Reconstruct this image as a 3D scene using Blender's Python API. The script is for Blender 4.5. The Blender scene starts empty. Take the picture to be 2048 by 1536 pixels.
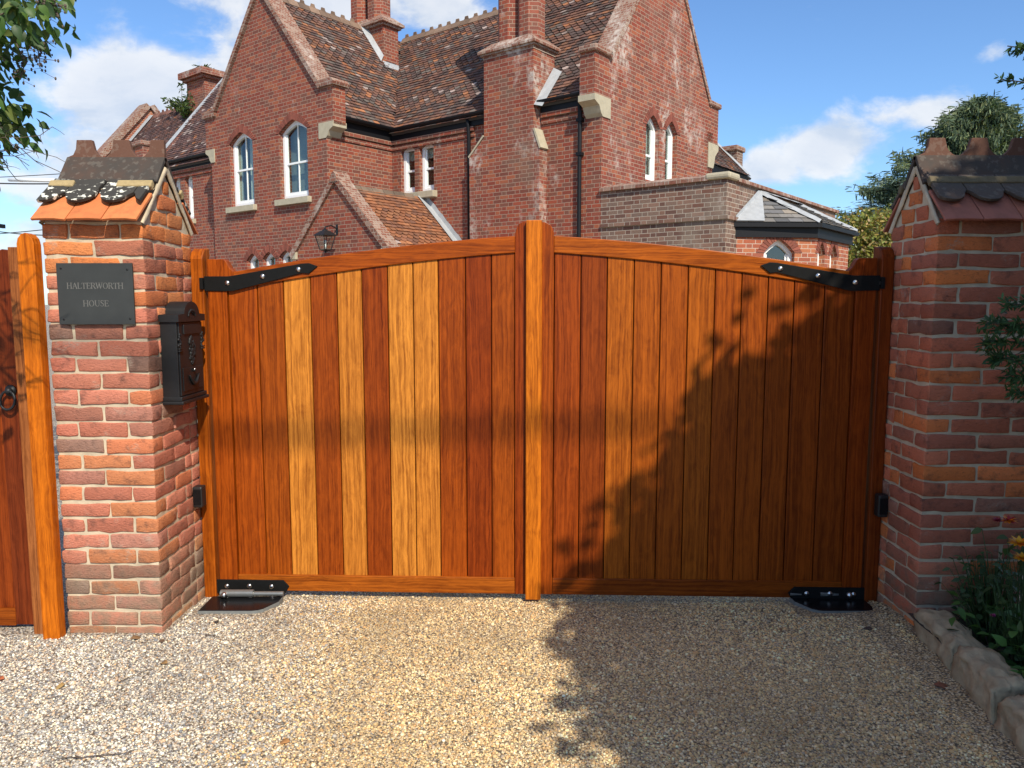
import bpy, bmesh, math, random
import numpy as np
from mathutils import Vector, Matrix, noise
from mathutils.geometry import tessellate_polygon

random.seed(7)
R = math.radians
sc = bpy.context.scene
COL = sc.collection

# ------------------------------------------------------------------ camera
CAM_H, FPX, PITCH = 1.545, 1530.0, math.atan(163 / 1530.0)
cam_d = bpy.data.cameras.new("camera")
cam = bpy.data.objects.new("camera", cam_d)
COL.objects.link(cam)
cam.location = (0, 0, CAM_H)
cam.rotation_euler = (R(90) - PITCH, 0, 0)
cam_d.sensor_width = 36.0
cam_d.lens = 36.0 * FPX / 2048.0
cam_d.clip_start = 0.05
cam_d.clip_end = 2000
sc.camera = cam

# ------------------------------------------------------------------ exposure, sun
sc.view_settings.view_transform = 'Standard'
sc.view_settings.look = 'None'
sc.view_settings.exposure = 0.45
sc.view_settings.gamma = 1.0
SUN_AZ, SUN_EL = R(22), R(42)            # azimuth measured from straight behind the camera towards the right
SUN = Vector((math.sin(SUN_AZ) * math.cos(SUN_EL), -math.cos(SUN_AZ) * math.cos(SUN_EL), math.sin(SUN_EL)))
sun_d = bpy.data.lights.new("sun", 'SUN')
sun_d.energy = 4.2
sun_d.angle = R(0.53)
sun_d.color = (1.0, 0.93, 0.79)
sun = bpy.data.objects.new("sun", sun_d)
COL.objects.link(sun)
sun.location = SUN * 60
sun.rotation_euler = SUN.to_track_quat('Z', 'Y').to_euler()

# ------------------------------------------------------------------ world: sky and clouds
world = bpy.data.worlds.new("World")
sc.world = world
world.use_nodes = True


class N:
    """tiny node helper"""
    def __init__(s, tree): s.t = tree; s.n = tree.nodes; s.l = tree.links
    def new(s, typ, **kw):
        nd = s.n.new(typ)
        for k, v in kw.items(): setattr(nd, k, v)
        return nd
    def put(s, sock, val):
        if hasattr(val, 'is_output'): s.l.new(val, sock)
        else: sock.default_value = val
    def m(s, op, a, b=None, c=None, clamp=False):
        nd = s.new('ShaderNodeMath', operation=op); nd.use_clamp = clamp
        s.put(nd.inputs[0], a)
        if b is not None: s.put(nd.inputs[1], b)
        if c is not None: s.put(nd.inputs[2], c)
        return nd.outputs[0]
    def vm(s, op, a, b=None):
        nd = s.new('ShaderNodeVectorMath', operation=op)
        s.put(nd.inputs[0], a)
        if b is not None: s.put(nd.inputs[1], b)
        return nd.outputs[0]
    def mix(s, f, a, b, mode='MIX'):
        nd = s.new('ShaderNodeMix', data_type='RGBA', blend_type=mode)
        s.put(nd.inputs[0], f)
        for k, q in ((6, a), (7, b)):
            if not hasattr(q, 'is_output') and len(q) == 3: q = (*q, 1)
            s.put(nd.inputs[k], q)
        return nd.outputs[2]
    def noise(s, vec, scale, detail=3, rough=.55, dist=0.0):
        nd = s.new('ShaderNodeTexNoise')
        if vec is not None: s.put(nd.inputs['Vector'], vec)
        nd.inputs['Scale'].default_value = scale; nd.inputs['Detail'].default_value = detail
        nd.inputs['Roughness'].default_value = rough; nd.inputs['Distortion'].default_value = dist
        return nd.outputs['Fac']
    def ramp(s, f, stops, interp='LINEAR'):
        nd = s.new('ShaderNodeValToRGB'); cr = nd.color_ramp; cr.interpolation = interp
        while len(cr.elements) < len(stops): cr.elements.new(0.5)
        for e, (p, c) in zip(cr.elements, stops):
            e.position = p
            e.color = (c, c, c, 1) if not hasattr(c, '__len__') else (*c[:3], 1)
        s.put(nd.inputs[0], f)
        return nd.outputs[0]
    def sstep(s, x, a, b):
        nd = s.new('ShaderNodeMapRange', interpolation_type='SMOOTHSTEP')
        s.put(nd.inputs[0], x); nd.inputs[1].default_value = a; nd.inputs[2].default_value = b
        return nd.outputs[0]
    def xyz(s, v):
        nd = s.new('ShaderNodeSeparateXYZ'); s.put(nd.inputs[0], v); return nd.outputs
    def comb(s, x, y, z=0.0):
        nd = s.new('ShaderNodeCombineXYZ')
        for i, q in enumerate((x, y, z)): s.put(nd.inputs[i], q)
        return nd.outputs[0]


def build_world():
    w = N(world.node_tree)
    for nd in list(w.n): w.n.remove(nd)
    out = w.new('ShaderNodeOutputWorld')
    bg = w.new('ShaderNodeBackground'); bg.inputs[1].default_value = 0.15
    sky = w.new('ShaderNodeTexSky', sky_type='NISHITA')
    sky.sun_disc = False
    sky.sun_elevation = SUN_EL
    sky.sun_rotation = R(180) - SUN_AZ
    sky.altitude = 0; sky.air_density = 1.0; sky.dust_density = 0.3; sky.ozone_density = 3.0
    geo = w.new('ShaderNodeNewGeometry')
    d = w.vm('SCALE', geo.outputs['Incoming']); d.node.inputs[3].default_value = -1.0
    x, y, z = w.xyz(d)
    az = w.m('ARCTAN2', x, y)
    el = w.m('ARCSINE', z)
    p = w.comb(w.m('MULTIPLY', az, 1.0), w.m('MULTIPLY', el, 1.6))
    base = w.noise(p, 9.0, 7, .58, .25)
    # banks of cloud: azimuth, elevation, widths, weight (degrees)
    banks = [(-23, 13.0, 7.5, 4.6, 1.3), (-26, 8.2, 8, 3.6, 1.25), (-14, 21, 9, 4.0, 1.3), (-17, 16, 6, 4, 1.0), (-5, 20.5, 6, 3.2, 1.0),
             (-31, 3.5, 4, 2.6, .9), (22, 10.3, 4.6, 2.1, 1.2), (18.0, 9.3, 3.6, 1.7, 1.0), (27, 12, 4, 1.6, .9), (33, 23, 7, 2.2, .95), (24, 24, 3, 1.6, .4),
             (29.5, 21.2, 6, 2.0, 1.6), (31.5, 15, 1.2, .8, .55), (-38, 18, 7, 4, .3), (55, 16, 12, 6, .9), (-60, 14, 14, 6, .9), (150, 20, 30, 9, .7), (-120, 25, 26, 9, .8), (90, 30, 20, 8, .7), (180, 34, 75, 20, 1.15), (0, 78, 400, 18, 1.1), (110, 30, 25, 14, 1.0), (-110, 30, 25, 14, 1.0)]  # overhead and rear banks are unseen, added to whiten the ambient light
    acc = None
    for a, e, sa, se, wt in banks:
        dx = w.m('DIVIDE', w.m('SUBTRACT', az, R(a)), R(sa))
        dy = w.m('DIVIDE', w.m('SUBTRACT', el, R(e)), R(se))
        q = w.m('ADD', w.m('MULTIPLY', dx, dx), w.m('MULTIPLY', dy, dy))
        g = w.m('MULTIPLY', w.m('EXPONENT', w.m('MULTIPLY', q, -1.0)), wt)
        acc = g if acc is None else w.m('MAXIMUM', acc, g)
    dens = w.m('ADD', w.m('MULTIPLY', acc, 0.72), w.m('SUBTRACT', w.m('MULTIPLY', base, 1.5), 0.95))
    cov = w.sstep(dens, 0.06, 0.42)
    # self shading of the cloud: a second sample a little nearer the sun
    p2 = w.vm('ADD', p, (0.004, 0.035, 0))
    b2 = w.noise(p2, 9.0, 7, .58, .25)
    lit = w.sstep(w.m('SUBTRACT', base, b2), -0.16, 0.12)
    thick = w.sstep(dens, .25, .8)
    cc = w.mix(lit, (3.1, 3.5, 4.1), (4.7, 4.75, 4.8))
    cc = w.mix(w.m('MULTIPLY', thick, .55), cc, (3.5, 3.75, 4.2))
    tint = w.mix(1.0, sky.outputs[0], (0.60, 0.75, 0.90), 'MULTIPLY')
    c = w.mix(w.m('MULTIPLY', cov, .88), tint, cc)
    w.l.new(c, bg.inputs[0])
    w.l.new(bg.outputs[0], out.inputs[0])


build_world()


# ------------------------------------------------------------------ helpers
def tag(o, label=None, cat=None, group=None, kind=None):
    if label: o['label'] = label
    if cat: o['category'] = cat
    if group: o['group'] = group
    if kind: o['kind'] = kind
    return o


def empty(name, loc=(0, 0, 0), rz=0.0, label=None, cat=None, group=None, parent=None):
    o = bpy.data.objects.new(name, None)
    o.empty_display_size = 0.1
    COL.objects.link(o)
    o.location = loc
    o.rotation_euler = (0, 0, rz)
    if parent: o.parent = parent
    return tag(o, label, cat, group)


class MB:
    def __init__(s): s.v = []; s.f = []; s.c = []
    def add(s, vs, fs, col=None):
        b = len(s.v)
        s.v += [tuple(q) for q in vs]
        s.f += [tuple(b + i for i in f) for f in fs]
        s.c += [col or (1, 1, 1)] * len(vs)
        return s
    def box(s, x0, x1, y0, y1, z0, z1, col=None):
        return s.add([(x0, y0, z0), (x1, y0, z0), (x1, y1, z0), (x0, y1, z0), (x0, y0, z1), (x1, y0, z1), (x1, y1, z1), (x0, y1, z1)],
                     [(0, 3, 2, 1), (4, 5, 6, 7), (0, 1, 5, 4), (1, 2, 6, 5), (2, 3, 7, 6), (3, 0, 4, 7)], col)
    def prism(s, pts, o, ax, ay, depth, holes=(), col=None, back=True):
        """polygon in the plane (o, ax, ay), its front facing ax x ay, going `depth` behind it"""
        o, ax, ay = Vector(o), Vector(ax), Vector(ay)
        an = ax.cross(ay).normalized()
        loops = [list(pts)] + [list(h) for h in holes]
        flat = [Vector((p[0], p[1], 0)) for lp in loops for p in lp]
        tri = tessellate_polygon([[Vector((p[0], p[1], 0)) for p in lp] for lp in loops])
        front = [o + ax * p.x + ay * p.y for p in flat]
        n = len(front)
        vs = front + [q - an * depth for q in front]
        fs = []
        for t in tri:
            a, b, c = (flat[i] for i in t)
            t = tuple(t) if (b - a).cross(c - a).z > 0 else (t[0], t[2], t[1])
            fs.append(t)
            if back: fs.append((t[0] + n, t[2] + n, t[1] + n))
        k = 0
        for li, lp in enumerate(loops):
            m = len(lp)
            area = sum(lp[i][0] * lp[(i + 1) % m][1] - lp[(i + 1) % m][0] * lp[i][1] for i in range(m))
            flip = (area > 0) != (li == 0)
            for i in range(m):
                a, b = k + i, k + (i + 1) % m
                fs.append((a, b, b + n, a + n) if flip else (b, a, a + n, b + n))
            k += m
        return s.add(vs, fs, col)
    def tube(s, pts, rad, n=8, col=None, caps=True):
        pts = [Vector(p) for p in pts]
        if not hasattr(rad, '__len__'): rad = [rad] * len(pts)
        vs, fs = [], []
        up = None
        for i, p in enumerate(pts):
            t = (pts[min(i + 1, len(pts) - 1)] - pts[max(i - 1, 0)]).normalized()
            if up is None: up = t.orthogonal().normalized()
            up = (up - t * up.dot(t))
            up = up.normalized() if up.length > 1e-6 else t.orthogonal().normalized()
            sd = t.cross(up)
            for k in range(n):
                a = 2 * math.pi * k / n
                vs.append(p + (up * math.cos(a) + sd * math.sin(a)) * rad[i])
        for i in range(len(pts) - 1):
            for k in range(n):
                a, b = i * n + k, i * n + (k + 1) % n
                fs.append((a, b, b + n, a + n))
        if caps:
            fs.append(tuple(reversed(range(n)))); fs.append(tuple(range((len(pts) - 1) * n, len(pts) * n)))
        return s.add(vs, fs, col)
    def ball(s, c, r, sx=1, sy=1, sz=1, nu=12, nv=8, col=None):
        vs, fs = [], []
        for j in range(nv + 1):
            th = math.pi * j / nv
            for i in range(nu):
                a = 2 * math.pi * i / nu
                vs.append((c[0] + r * sx * math.sin(th) * math.cos(a), c[1] + r * sy * math.sin(th) * math.sin(a), c[2] + r * sz * math.cos(th)))
        for j in range(nv):
            for i in range(nu):
                a, b = j * nu + i, j * nu + (i + 1) % nu
                fs.append((a, a + nu, b + nu, b))
        return s.add(vs, fs, col)
    def build(s, name, mat, parent=None, smooth=False, bevel=0.0, uv=True, uvoff=(0, 0), swap=False):
        me = bpy.data.meshes.new(name)
        me.from_pydata(s.v, [], s.f)
        if any(c != (1, 1, 1) for c in s.c):
            at = me.attributes.new("Col", 'FLOAT_COLOR', 'POINT')
            at.data.foreach_set('color', np.array([(*c, 1) for c in s.c], dtype=np.float32).ravel())
        if uv:
            ul = me.uv_layers.new(name="UVMap")
            co = me.vertices
            data = np.zeros((len(me.loops), 2), dtype=np.float32)
            for pgn in me.polygons:
                nrm = pgn.normal
                if abs(nrm.z) > 0.93: t, q = Vector((1, 0, 0)), Vector((0, 1, 0))
                else:
                    t = Vector((-nrm.y, nrm.x, 0)).normalized(); q = nrm.cross(t)
                for li in pgn.loop_indices:
                    p = co[me.loops[li].vertex_index].co
                    a, b = p.dot(t), p.dot(q)
                    if swap: a, b = b, a
                    data[li] = (a + uvoff[0], b + uvoff[1])
            ul.data.foreach_set('uv', data.ravel())
        if smooth: me.polygons.foreach_set('use_smooth', [True] * len(me.polygons))
        me.materials.append(mat)
        o = bpy.data.objects.new(name, me)
        COL.objects.link(o)
        if parent: o.parent = parent
        if bevel:
            bv = o.modifiers.new("bevel", 'BEVEL'); bv.width = bevel; bv.segments = 2; bv.limit_method = 'ANGLE'; bv.angle_limit = R(40)
        return o


def mesh_np(name, V, F, mat, col=None, parent=None, smooth=False):
    me = bpy.data.meshes.new(name)
    V = np.asarray(V, dtype=np.float32); F = np.asarray(F, dtype=np.int32)
    k = F.shape[1]
    me.vertices.add(len(V)); me.vertices.foreach_set('co', V.ravel())
    me.loops.add(F.size); me.loops.foreach_set('vertex_index', F.ravel())
    me.polygons.add(len(F)); me.polygons.foreach_set('loop_start', np.arange(0, F.size, k, dtype=np.int32))
    if smooth: me.polygons.foreach_set('use_smooth', np.ones(len(F), dtype=bool))
    me.update(calc_edges=True)
    if col is not None:
        at = me.attributes.new("Col", 'FLOAT_COLOR', 'POINT')
        c = np.ones((len(V), 4), dtype=np.float32); c[:, :3] = col
        at.data.foreach_set('color', c.ravel())
    me.materials.append(mat)
    o = bpy.data.objects.new(name, me)
    COL.objects.link(o)
    if parent: o.parent = parent
    return o


def mat_new(name):
    m = bpy.data.materials.new(name); m.use_nodes = True
    h = N(m.node_tree)
    bs = h.n['Principled BSDF']
    return m, h, bs


def bump(h, bs, height, strength, dist):
    b = h.new('ShaderNodeBump'); b.inputs['Strength'].default_value = strength; b.inputs['Distance'].default_value = dist
    h.put(b.inputs['Height'], height); h.l.new(b.outputs[0], bs.inputs['Normal'])


def attr(h, name='Col'):
    a = h.new('ShaderNodeAttribute'); a.attribute_name = name; return a.outputs['Color']


def plain(name, col, rough=.6, metal=0.0, var=.15, scale=30.0, spec=.5, bmp=0.0, coat=0.0):
    m, h, bs = mat_new(name)
    co = h.new('ShaderNodeTexCoord').outputs['Object']
    n = h.noise(co, scale, 4)
    c = h.mix(n, tuple(q * (1 - var) for q in col), tuple(min(1, q * (1 + var)) for q in col))
    h.l.new(c, bs.inputs['Base Color'])
    bs.inputs['Roughness'].default_value = rough; bs.inputs['Metallic'].default_value = metal
    bs.inputs['Specular IOR Level'].default_value = spec
    bs.inputs['Coat Weight'].default_value = coat
    if bmp: bump(h, bs, n, bmp, .01)
    return m


def brick_mat(name, palette, mortar, white=0.0, grey=(.2, .17, .14), greyamt=0.3, bw=.3375, rh=.075, mw=.012, seed=0.0, bare=.08):
    """Flemish-bond brickwork from UVs in metres; stains and lichen come from object-space noise"""
    m, h, bs = mat_new(name)
    tc = h.new('ShaderNodeTexCoord')
    u, v, _ = h.xyz(tc.outputs['UV'])
    wob = h.noise(tc.outputs['UV'], 3.0, 2)
    v = h.m('ADD', v, h.m('MULTIPLY', h.m('SUBTRACT', wob, .5), .012))
    rv = h.m('DIVIDE', v, rh)
    row = h.m('FLOOR', rv)
    sh = h.m('MULTIPLY', h.m('FLOORED_MODULO', row, 2.0), .5)
    cu = h.m('ADD', h.m('DIVIDE', u, bw), sh)
    ci = h.m('FLOOR', cu); fu = h.m('SUBTRACT', cu, ci)
    hd = h.m('GREATER_THAN', fu, 2 / 3)
    idx = h.m('ADD', h.m('MULTIPLY', ci, 2.0), hd)
    d1 = h.m('MINIMUM', h.m('ABSOLUTE', h.m('SUBTRACT', fu, 2 / 3)), h.m('MINIMUM', fu, h.m('SUBTRACT', 1.0, fu)))
    du = h.m('MULTIPLY', d1, bw)
    fv = h.m('SUBTRACT', rv, row)
    dv = h.m('MULTIPLY', h.m('MINIMUM', fv, h.m('SUBTRACT', 1.0, fv)), rh)
    dd = h.m('MINIMUM', du, dv)
    mask = h.sstep(dd, mw * .32, mw * .62)
    wn = h.new('ShaderNodeTexWhiteNoise', noise_dimensions='3D')
    h.l.new(h.comb(idx, row, seed), wn.inputs['Vector'])
    k = len(palette)
    bc = h.ramp(wn.outputs['Value'], [(i / k, c) for i, c in enumerate(palette)], 'CONSTANT')
    ob = tc.outputs['Object']
    fine = h.noise(ob, 60.0, 3)
    bc = h.mix(h.m('MULTIPLY', fine, .5), bc, (.06, .035, .028))
    bc = h.mix(.25, bc, h.mix(wn.outputs['Value'], bc, (.4, .16, .09)))
    st = h.sstep(h.noise(ob, .9, 5, .6), .5, .72)
    bc = h.mix(h.m('MULTIPLY', st, greyamt), bc, grey)
    mc = h.mix(h.noise(ob, 5.0, 3), tuple(q * .75 for q in mortar), mortar)
    c = h.mix(mask, mc, bc)
    if white > 0:
        vstr = h.vm('MULTIPLY', ob, (1.0, 1.0, .55))
        wm = h.m('MULTIPLY', h.sstep(h.noise(vstr, 1.3, 6, .65), .66 - .16 * white, .80 - .1 * white), h.sstep(h.noise(ob, 11, 4, .6), .36, .62))
        c = h.mix(h.m('MULTIPLY', wm, .8), c, (.58, .52, .46))
    h.l.new(c, bs.inputs['Base Color'])
    bs.inputs['Roughness'].default_value = .85
    bs.inputs['Specular IOR Level'].default_value = .25
    bump(h, bs, h.m('ADD', mask, h.m('MULTIPLY', fine, .5)), .5, .008)
    return m


def attr_mat(name, rough=.8, bscale=40.0, bstr=.3, bdist=.004, mottle=(.05, .04, .035), mamt=.4, lichen=0.0, spec=.3, mscale=18.0):
    m, h, bs = mat_new(name)
    ob = h.new('ShaderNodeTexCoord').outputs['Object']
    n = h.noise(ob, mscale, 5, .62)
    c = h.mix(h.m('MULTIPLY', h.sstep(n, .4, .75), mamt), attr(h), mottle)
    if lichen:
        l = h.m('MULTIPLY', h.sstep(h.noise(ob, 40, 3, .5), .55, .61), h.sstep(h.noise(ob, 7, 2), .38, .52))
        c = h.mix(h.m('MULTIPLY', l, lichen), c, (.70, .68, .58))
    h.l.new(c, bs.inputs['Base Color'])
    bs.inputs['Roughness'].default_value = rough
    bs.inputs['Specular IOR Level'].default_value = spec
    bump(h, bs, h.noise(ob, bscale, 4, .6), bstr, bdist)
    return m


def wood_mat(name, rough=.42):
    """oiled hardwood: UV u across the grain, v along it, base colour in the mesh attribute Col"""
    m, h, bs = mat_new(name)
    uv = h.new('ShaderNodeTexCoord').outputs['UV']
    u, v, _ = h.xyz(uv)
    warp = h.m('MULTIPLY', h.m('SUBTRACT', h.noise(h.comb(h.m('MULTIPLY', u, 3.0), h.m('MULTIPLY', v, .9)), 1.0, 2), .5), .05)
    warp2 = h.m('MULTIPLY', h.m('SUBTRACT', h.noise(h.comb(h.m('MULTIPLY', u, 16.0), h.m('MULTIPLY', v, 7.0), 3.0), 1.0, 3, .5, .5), .5), .016)
    uu = h.m('ADD', h.m('ADD', u, warp), warp2)
    g1 = h.noise(h.comb(h.m('MULTIPLY', uu, 85.0), h.m('MULTIPLY', v, .8)), 1.0, 4, .62)       # ribbon stripe
    g2 = h.noise(h.comb(h.m('MULTIPLY', uu, 300.0), h.m('MULTIPLY', v, 6.0)), 1.0, 3, .6)      # pores
    g3 = h.noise(h.comb(h.m('MULTIPLY', uu, 26.0), h.m('MULTIPLY', v, 7.0)), 1.0, 5, .65, 1.2)   # cross figure
    f = h.m('ADD', h.m('MULTIPLY', g1, .85), h.m('ADD', h.m('MULTIPLY', g2, .5), h.m('MULTIPLY', g3, .45)))
    f = h.sstep(f, .62, 1.16)
    col = h.mix(1.0, attr(h), (.64, .535, .32), 'MULTIPLY')
    dark = h.mix(1.0, col, (.46, .36, .28), 'MULTIPLY')
    light = h.mix(1.0, col, (1.45, 1.55, 1.5), 'MULTIPLY')
    c = h.mix(f, dark, light)
    h.l.new(c, bs.inputs['Base Color'])
    bs.inputs['Roughness'].default_value = rough
    bs.inputs['Specular IOR Level'].default_value = .14
    bump(h, bs, g2, .15, .001)
    return m


def leaf_mat(name, trans=.35, rough=.5, spec=.4):
    m, h, bs = mat_new(name)
    c = attr(h)
    h.l.new(c, bs.inputs['Base Color'])
    bs.inputs['Roughness'].default_value = rough
    bs.inputs['Specular IOR Level'].default_value = spec
    tr = h.new('ShaderNodeBsdfTranslucent')
    h.l.new(h.mix(1.0, c, (1.2, 1.25, .6), 'MULTIPLY'), tr.inputs['Color'])
    mx = h.new('ShaderNodeMixShader'); mx.inputs[0].default_value = trans
    h.l.new(bs.outputs[0], mx.inputs[1]); h.l.new(tr.outputs[0], mx.inputs[2])
    h.l.new(mx.outputs[0], h.n['Material Output'].inputs[0])
    return m


def glass_mat():
    m, h, bs = mat_new("window_glass")
    gl = h.new('ShaderNodeBsdfGlossy'); gl.inputs['Roughness'].default_value = .03
    tr = h.new('ShaderNodeBsdfTransparent'); tr.inputs['Color'].default_value = (.80, .86, .84, 1)
    fr = h.new('ShaderNodeFresnel'); fr.inputs['IOR'].default_value = 1.5
    bf = h.new('ShaderNodeNewGeometry').outputs['Backfacing']
    f = h.m('MULTIPLY', h.m('ADD', h.m('MULTIPLY', fr.outputs[0], 1.3), .06, clamp=True), h.m('SUBTRACT', 1.0, bf))
    mx = h.new('ShaderNodeMixShader')
    h.l.new(f, mx.inputs[0]); h.l.new(tr.outputs[0], mx.inputs[1]); h.l.new(gl.outputs[0], mx.inputs[2])
    h.l.new(mx.outputs[0], h.n['Material Output'].inputs[0])
    return m


def near_brick_mat():
    """handmade facing brick: sandy creases, dark kiln marks, pale lime smears"""
    m, h, bs = mat_new("handmade_brick")
    ob = h.new('ShaderNodeTexCoord').outputs['Object']
    a = attr(h)
    n1 = h.noise(ob, 16.0, 5, .65); n2 = h.noise(h.vm('MULTIPLY', ob, (1, 1, 2.2)), 70.0, 4, .65, .6); n3 = h.noise(h.vm('ADD', ob, (5, 2, 1)), 9.0, 5, .62)
    c = h.mix(h.m('MULTIPLY', h.sstep(n1, .50, .74), .62), a, (.075, .045, .038))
    c = h.mix(h.m('MULTIPLY', h.sstep(n2, .56, .74), .55), c, (.07, .035, .025))
    c = h.mix(h.m('MULTIPLY', h.sstep(n2, .46, .30), .30), c, h.mix(1.0, a, (1.5, 1.6, 1.7), 'MULTIPLY'))
    c = h.mix(h.m('MULTIPLY', h.m('MULTIPLY', h.sstep(n3, .57, .72), h.sstep(n2, .40, .6)), .55), c, (.46, .37, .29))
    z = h.xyz(ob)[2]
    low = h.m('MULTIPLY', h.sstep(z, .55, .0), h.sstep(n1, .34, .60))
    c = h.mix(h.m('MULTIPLY', low, .65), c, (.25, .185, .125))
    h.l.new(c, bs.inputs['Base Color'])
    bs.inputs['Roughness'].default_value = .9; bs.inputs['Specular IOR Level'].default_value = .18
    bump(h, bs, h.m('ADD', h.m('MULTIPLY', n2, 1.0), h.m('MULTIPLY', n1, .8)), .9, .008)
    return m


RED = [(.285, .056, .032), (.245, .047, .029), (.335, .068, .035), (.165, .041, .031), (.26, .059, .038), (.36, .088, .038), (.205, .045, .032), (.128, .041, .034)]
MORT = (.38, .265, .195)
M = dict(
    brick=brick_mat("house_brick", RED, MORT, white=.28, grey=(.13, .075, .055), greyamt=.55),
    brick_streak=brick_mat("streaked_brick", RED, MORT, white=.75, grey=(.17, .11, .08), greyamt=.65, seed=11.0),
    brick_white=brick_mat("lichen_brick", RED, MORT, white=1.0, greyamt=.30, seed=3.0),
    brick_grey=brick_mat("weathered_brick", [(.20, .135, .105), (.22, .15, .115), (.11, .065, .055), (.19, .12, .09), (.23, .155, .12), (.10, .06, .052)], (.44, .37, .30), white=.25, grey=(.27, .215, .165), greyamt=.6, seed=5.0),
    brick_new=brick_mat("bright_brick", [(.42, .11, .055), (.38, .095, .05), (.46, .14, .06), (.33, .085, .05), (.48, .16, .07)], (.55, .42, .33), greyamt=.05, seed=7.0),
    brick_edge=brick_mat("coping_brick", [(.24, .085, .055), (.28, .15, .11), (.18, .07, .05), (.34, .24, .19), (.21, .08, .055)], (.40, .33, .26), white=1.1, bw=.22, rh=.07, seed=9.0),
    stone=plain("limestone", (.40, .35, .25), .85, var=.25, scale=9, bmp=.3),
    lead=plain("lead_sheet", (.34, .35, .36), .55, var=.3, scale=8, bmp=.2),
    black=plain("black_paint", (.010, .010, .012), .5, var=.2, scale=40, spec=.2),
    iron=plain("black_iron", (.013, .013, .014), .48, var=.25, scale=60, bmp=.05, spec=.3),
    zinc=plain("dull_zinc", (.16, .165, .16), .5, var=.3, scale=40),
    arm=plain("oiled_steel", (.22, .22, .21), .4, .6, .2),
    hinge=plain("hinge_black", (.008, .008, .008), .6, var=.3, scale=50, bmp=.05, spec=.12),
    steel=plain("bolt_steel", (.62, .62, .62), .28, 1.0, .1),
    gloss=plain("black_gloss_plate", (.008, .008, .009), .22, var=.1, spec=.22),
    white=plain("white_paint", (.80, .80, .78), .4, var=.05, scale=15),
    blind=plain("grey_blind", (.26, .28, .27), .8, var=.15, scale=3),
    curtain=plain("curtain_cloth", (.62, .62, .58), .8, var=.1, scale=6),
    dark_room=plain("dim_room", (.05, .05, .05), .9),
    glass=glass_mat(),
    tile=attr_mat("roof_tile", .82, 30, .25, .004, (.05, .038, .032), .45, lichen=.0, mscale=5.0),
    captile=attr_mat("cap_tile", .75, 45, .25, .003, (.10, .045, .025), .35),
    lichtile=attr_mat("lichen_tile", .85, 45, .5, .004, (.03, .027, .024), .4, lichen=1.0),
    ridge=attr_mat("ridge_tile", .85, 30, .4, .004, (.11, .05, .03), .45, lichen=.05, mscale=7.0),
    nearbrick=near_brick_mat(),
    mortar=plain("lime_mortar", (.50, .41, .29), .95, var=.45, scale=14, bmp=.8, spec=.1),
    dull_bedding=plain("dark_bedding_mortar", (.15, .12, .075), .95, var=.4, scale=30, bmp=.8, spec=.1),  # darker bedding mortar, for the right cap
    bedding=plain("yellow_bedding_mortar", (.36, .27, .14), .95, var=.35, scale=40, bmp=.8, spec=.1),
    wood=wood_mat("oiled_hardwood"),
    leaf=leaf_mat("leaf"),
    needle=leaf_mat("needle", .2, .6, .25),
    bark=plain("bark", (.10, .075, .055), .9, var=.4, scale=25, bmp=.6),
    slate=attr_mat("bay_slate", .7, 25, .3, .004, (.12, .11, .10), .5),
    kerb=plain("kerb_stone", (.37, .29, .185), .92, var=.6, scale=18, bmp=1.0, spec=.15),
    plate=plain("slate_plaque", (.036, .038, .037), .55, var=.25, scale=12, bmp=.04, spec=.3),
    letter=plain("engraved_letter", (.135, .13, .12), .7),
    wire=plain("wire", (.03, .03, .03), .6),
    soil=plain("soil", (.05, .035, .025), .95, var=.5, scale=40, bmp=1.0),
    plastic=plain("black_plastic", (.012, .012, .012), .45),
    render_wall=plain("pale_render", (.6, .57, .5), .9),
    dry=attr_mat("dry_litter", .8, 60, .3, .002),
)


# ------------------------------------------------------------------ ground
def gz(x, y):
    t = min(1, max(0, (x - 1.72) / .2)); t = t * t * (3 - 2 * t)
    b = min(1, max(0, (y - 3.70) / .25)); b = b * b * (3 - 2 * b)
    return .035 * t * (1 - b) - .022 * b + .010 * noise.noise(Vector((x * .8, y * .8, 3.1)))


def gravel_color(x, y, r):
    """palette pick for one pebble: the middle of the drive is warmer than its left edge"""
    warm = 1 / (1 + math.exp(-(x + .88 + .25 * noise.noise(Vector((x * .7, y * .7, 0))) + (y - 3.0) * .12) * 8))
    cool = [(.60, .505, .37), (.48, .42, .335), (.29, .275, .25), (.16, .16, .165), (.70, .63, .50), (.42, .285, .175), (.37, .335, .295), (.54, .43, .29), (.60, .53, .41), (.22, .205, .19), (.33, .305, .28)]
    gold = [(.66, .46, .22), (.58, .40, .19), (.50, .34, .16), (.48, .28, .12), (.72, .57, .36), (.40, .28, .16), (.62, .48, .29), (.34, .26, .18), (.58, .43, .22), (.54, .33, .15)]
    k = 1 + .30 * noise.noise(Vector((x * 1.3 + 7, y * 1.3, 2))) + .22 * noise.noise(Vector((x * 4 + 3, y * 4, 5)))
    c = r.choice(gold if r.random() < warm else cool)
    return tuple(q * k for q in c)


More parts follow.
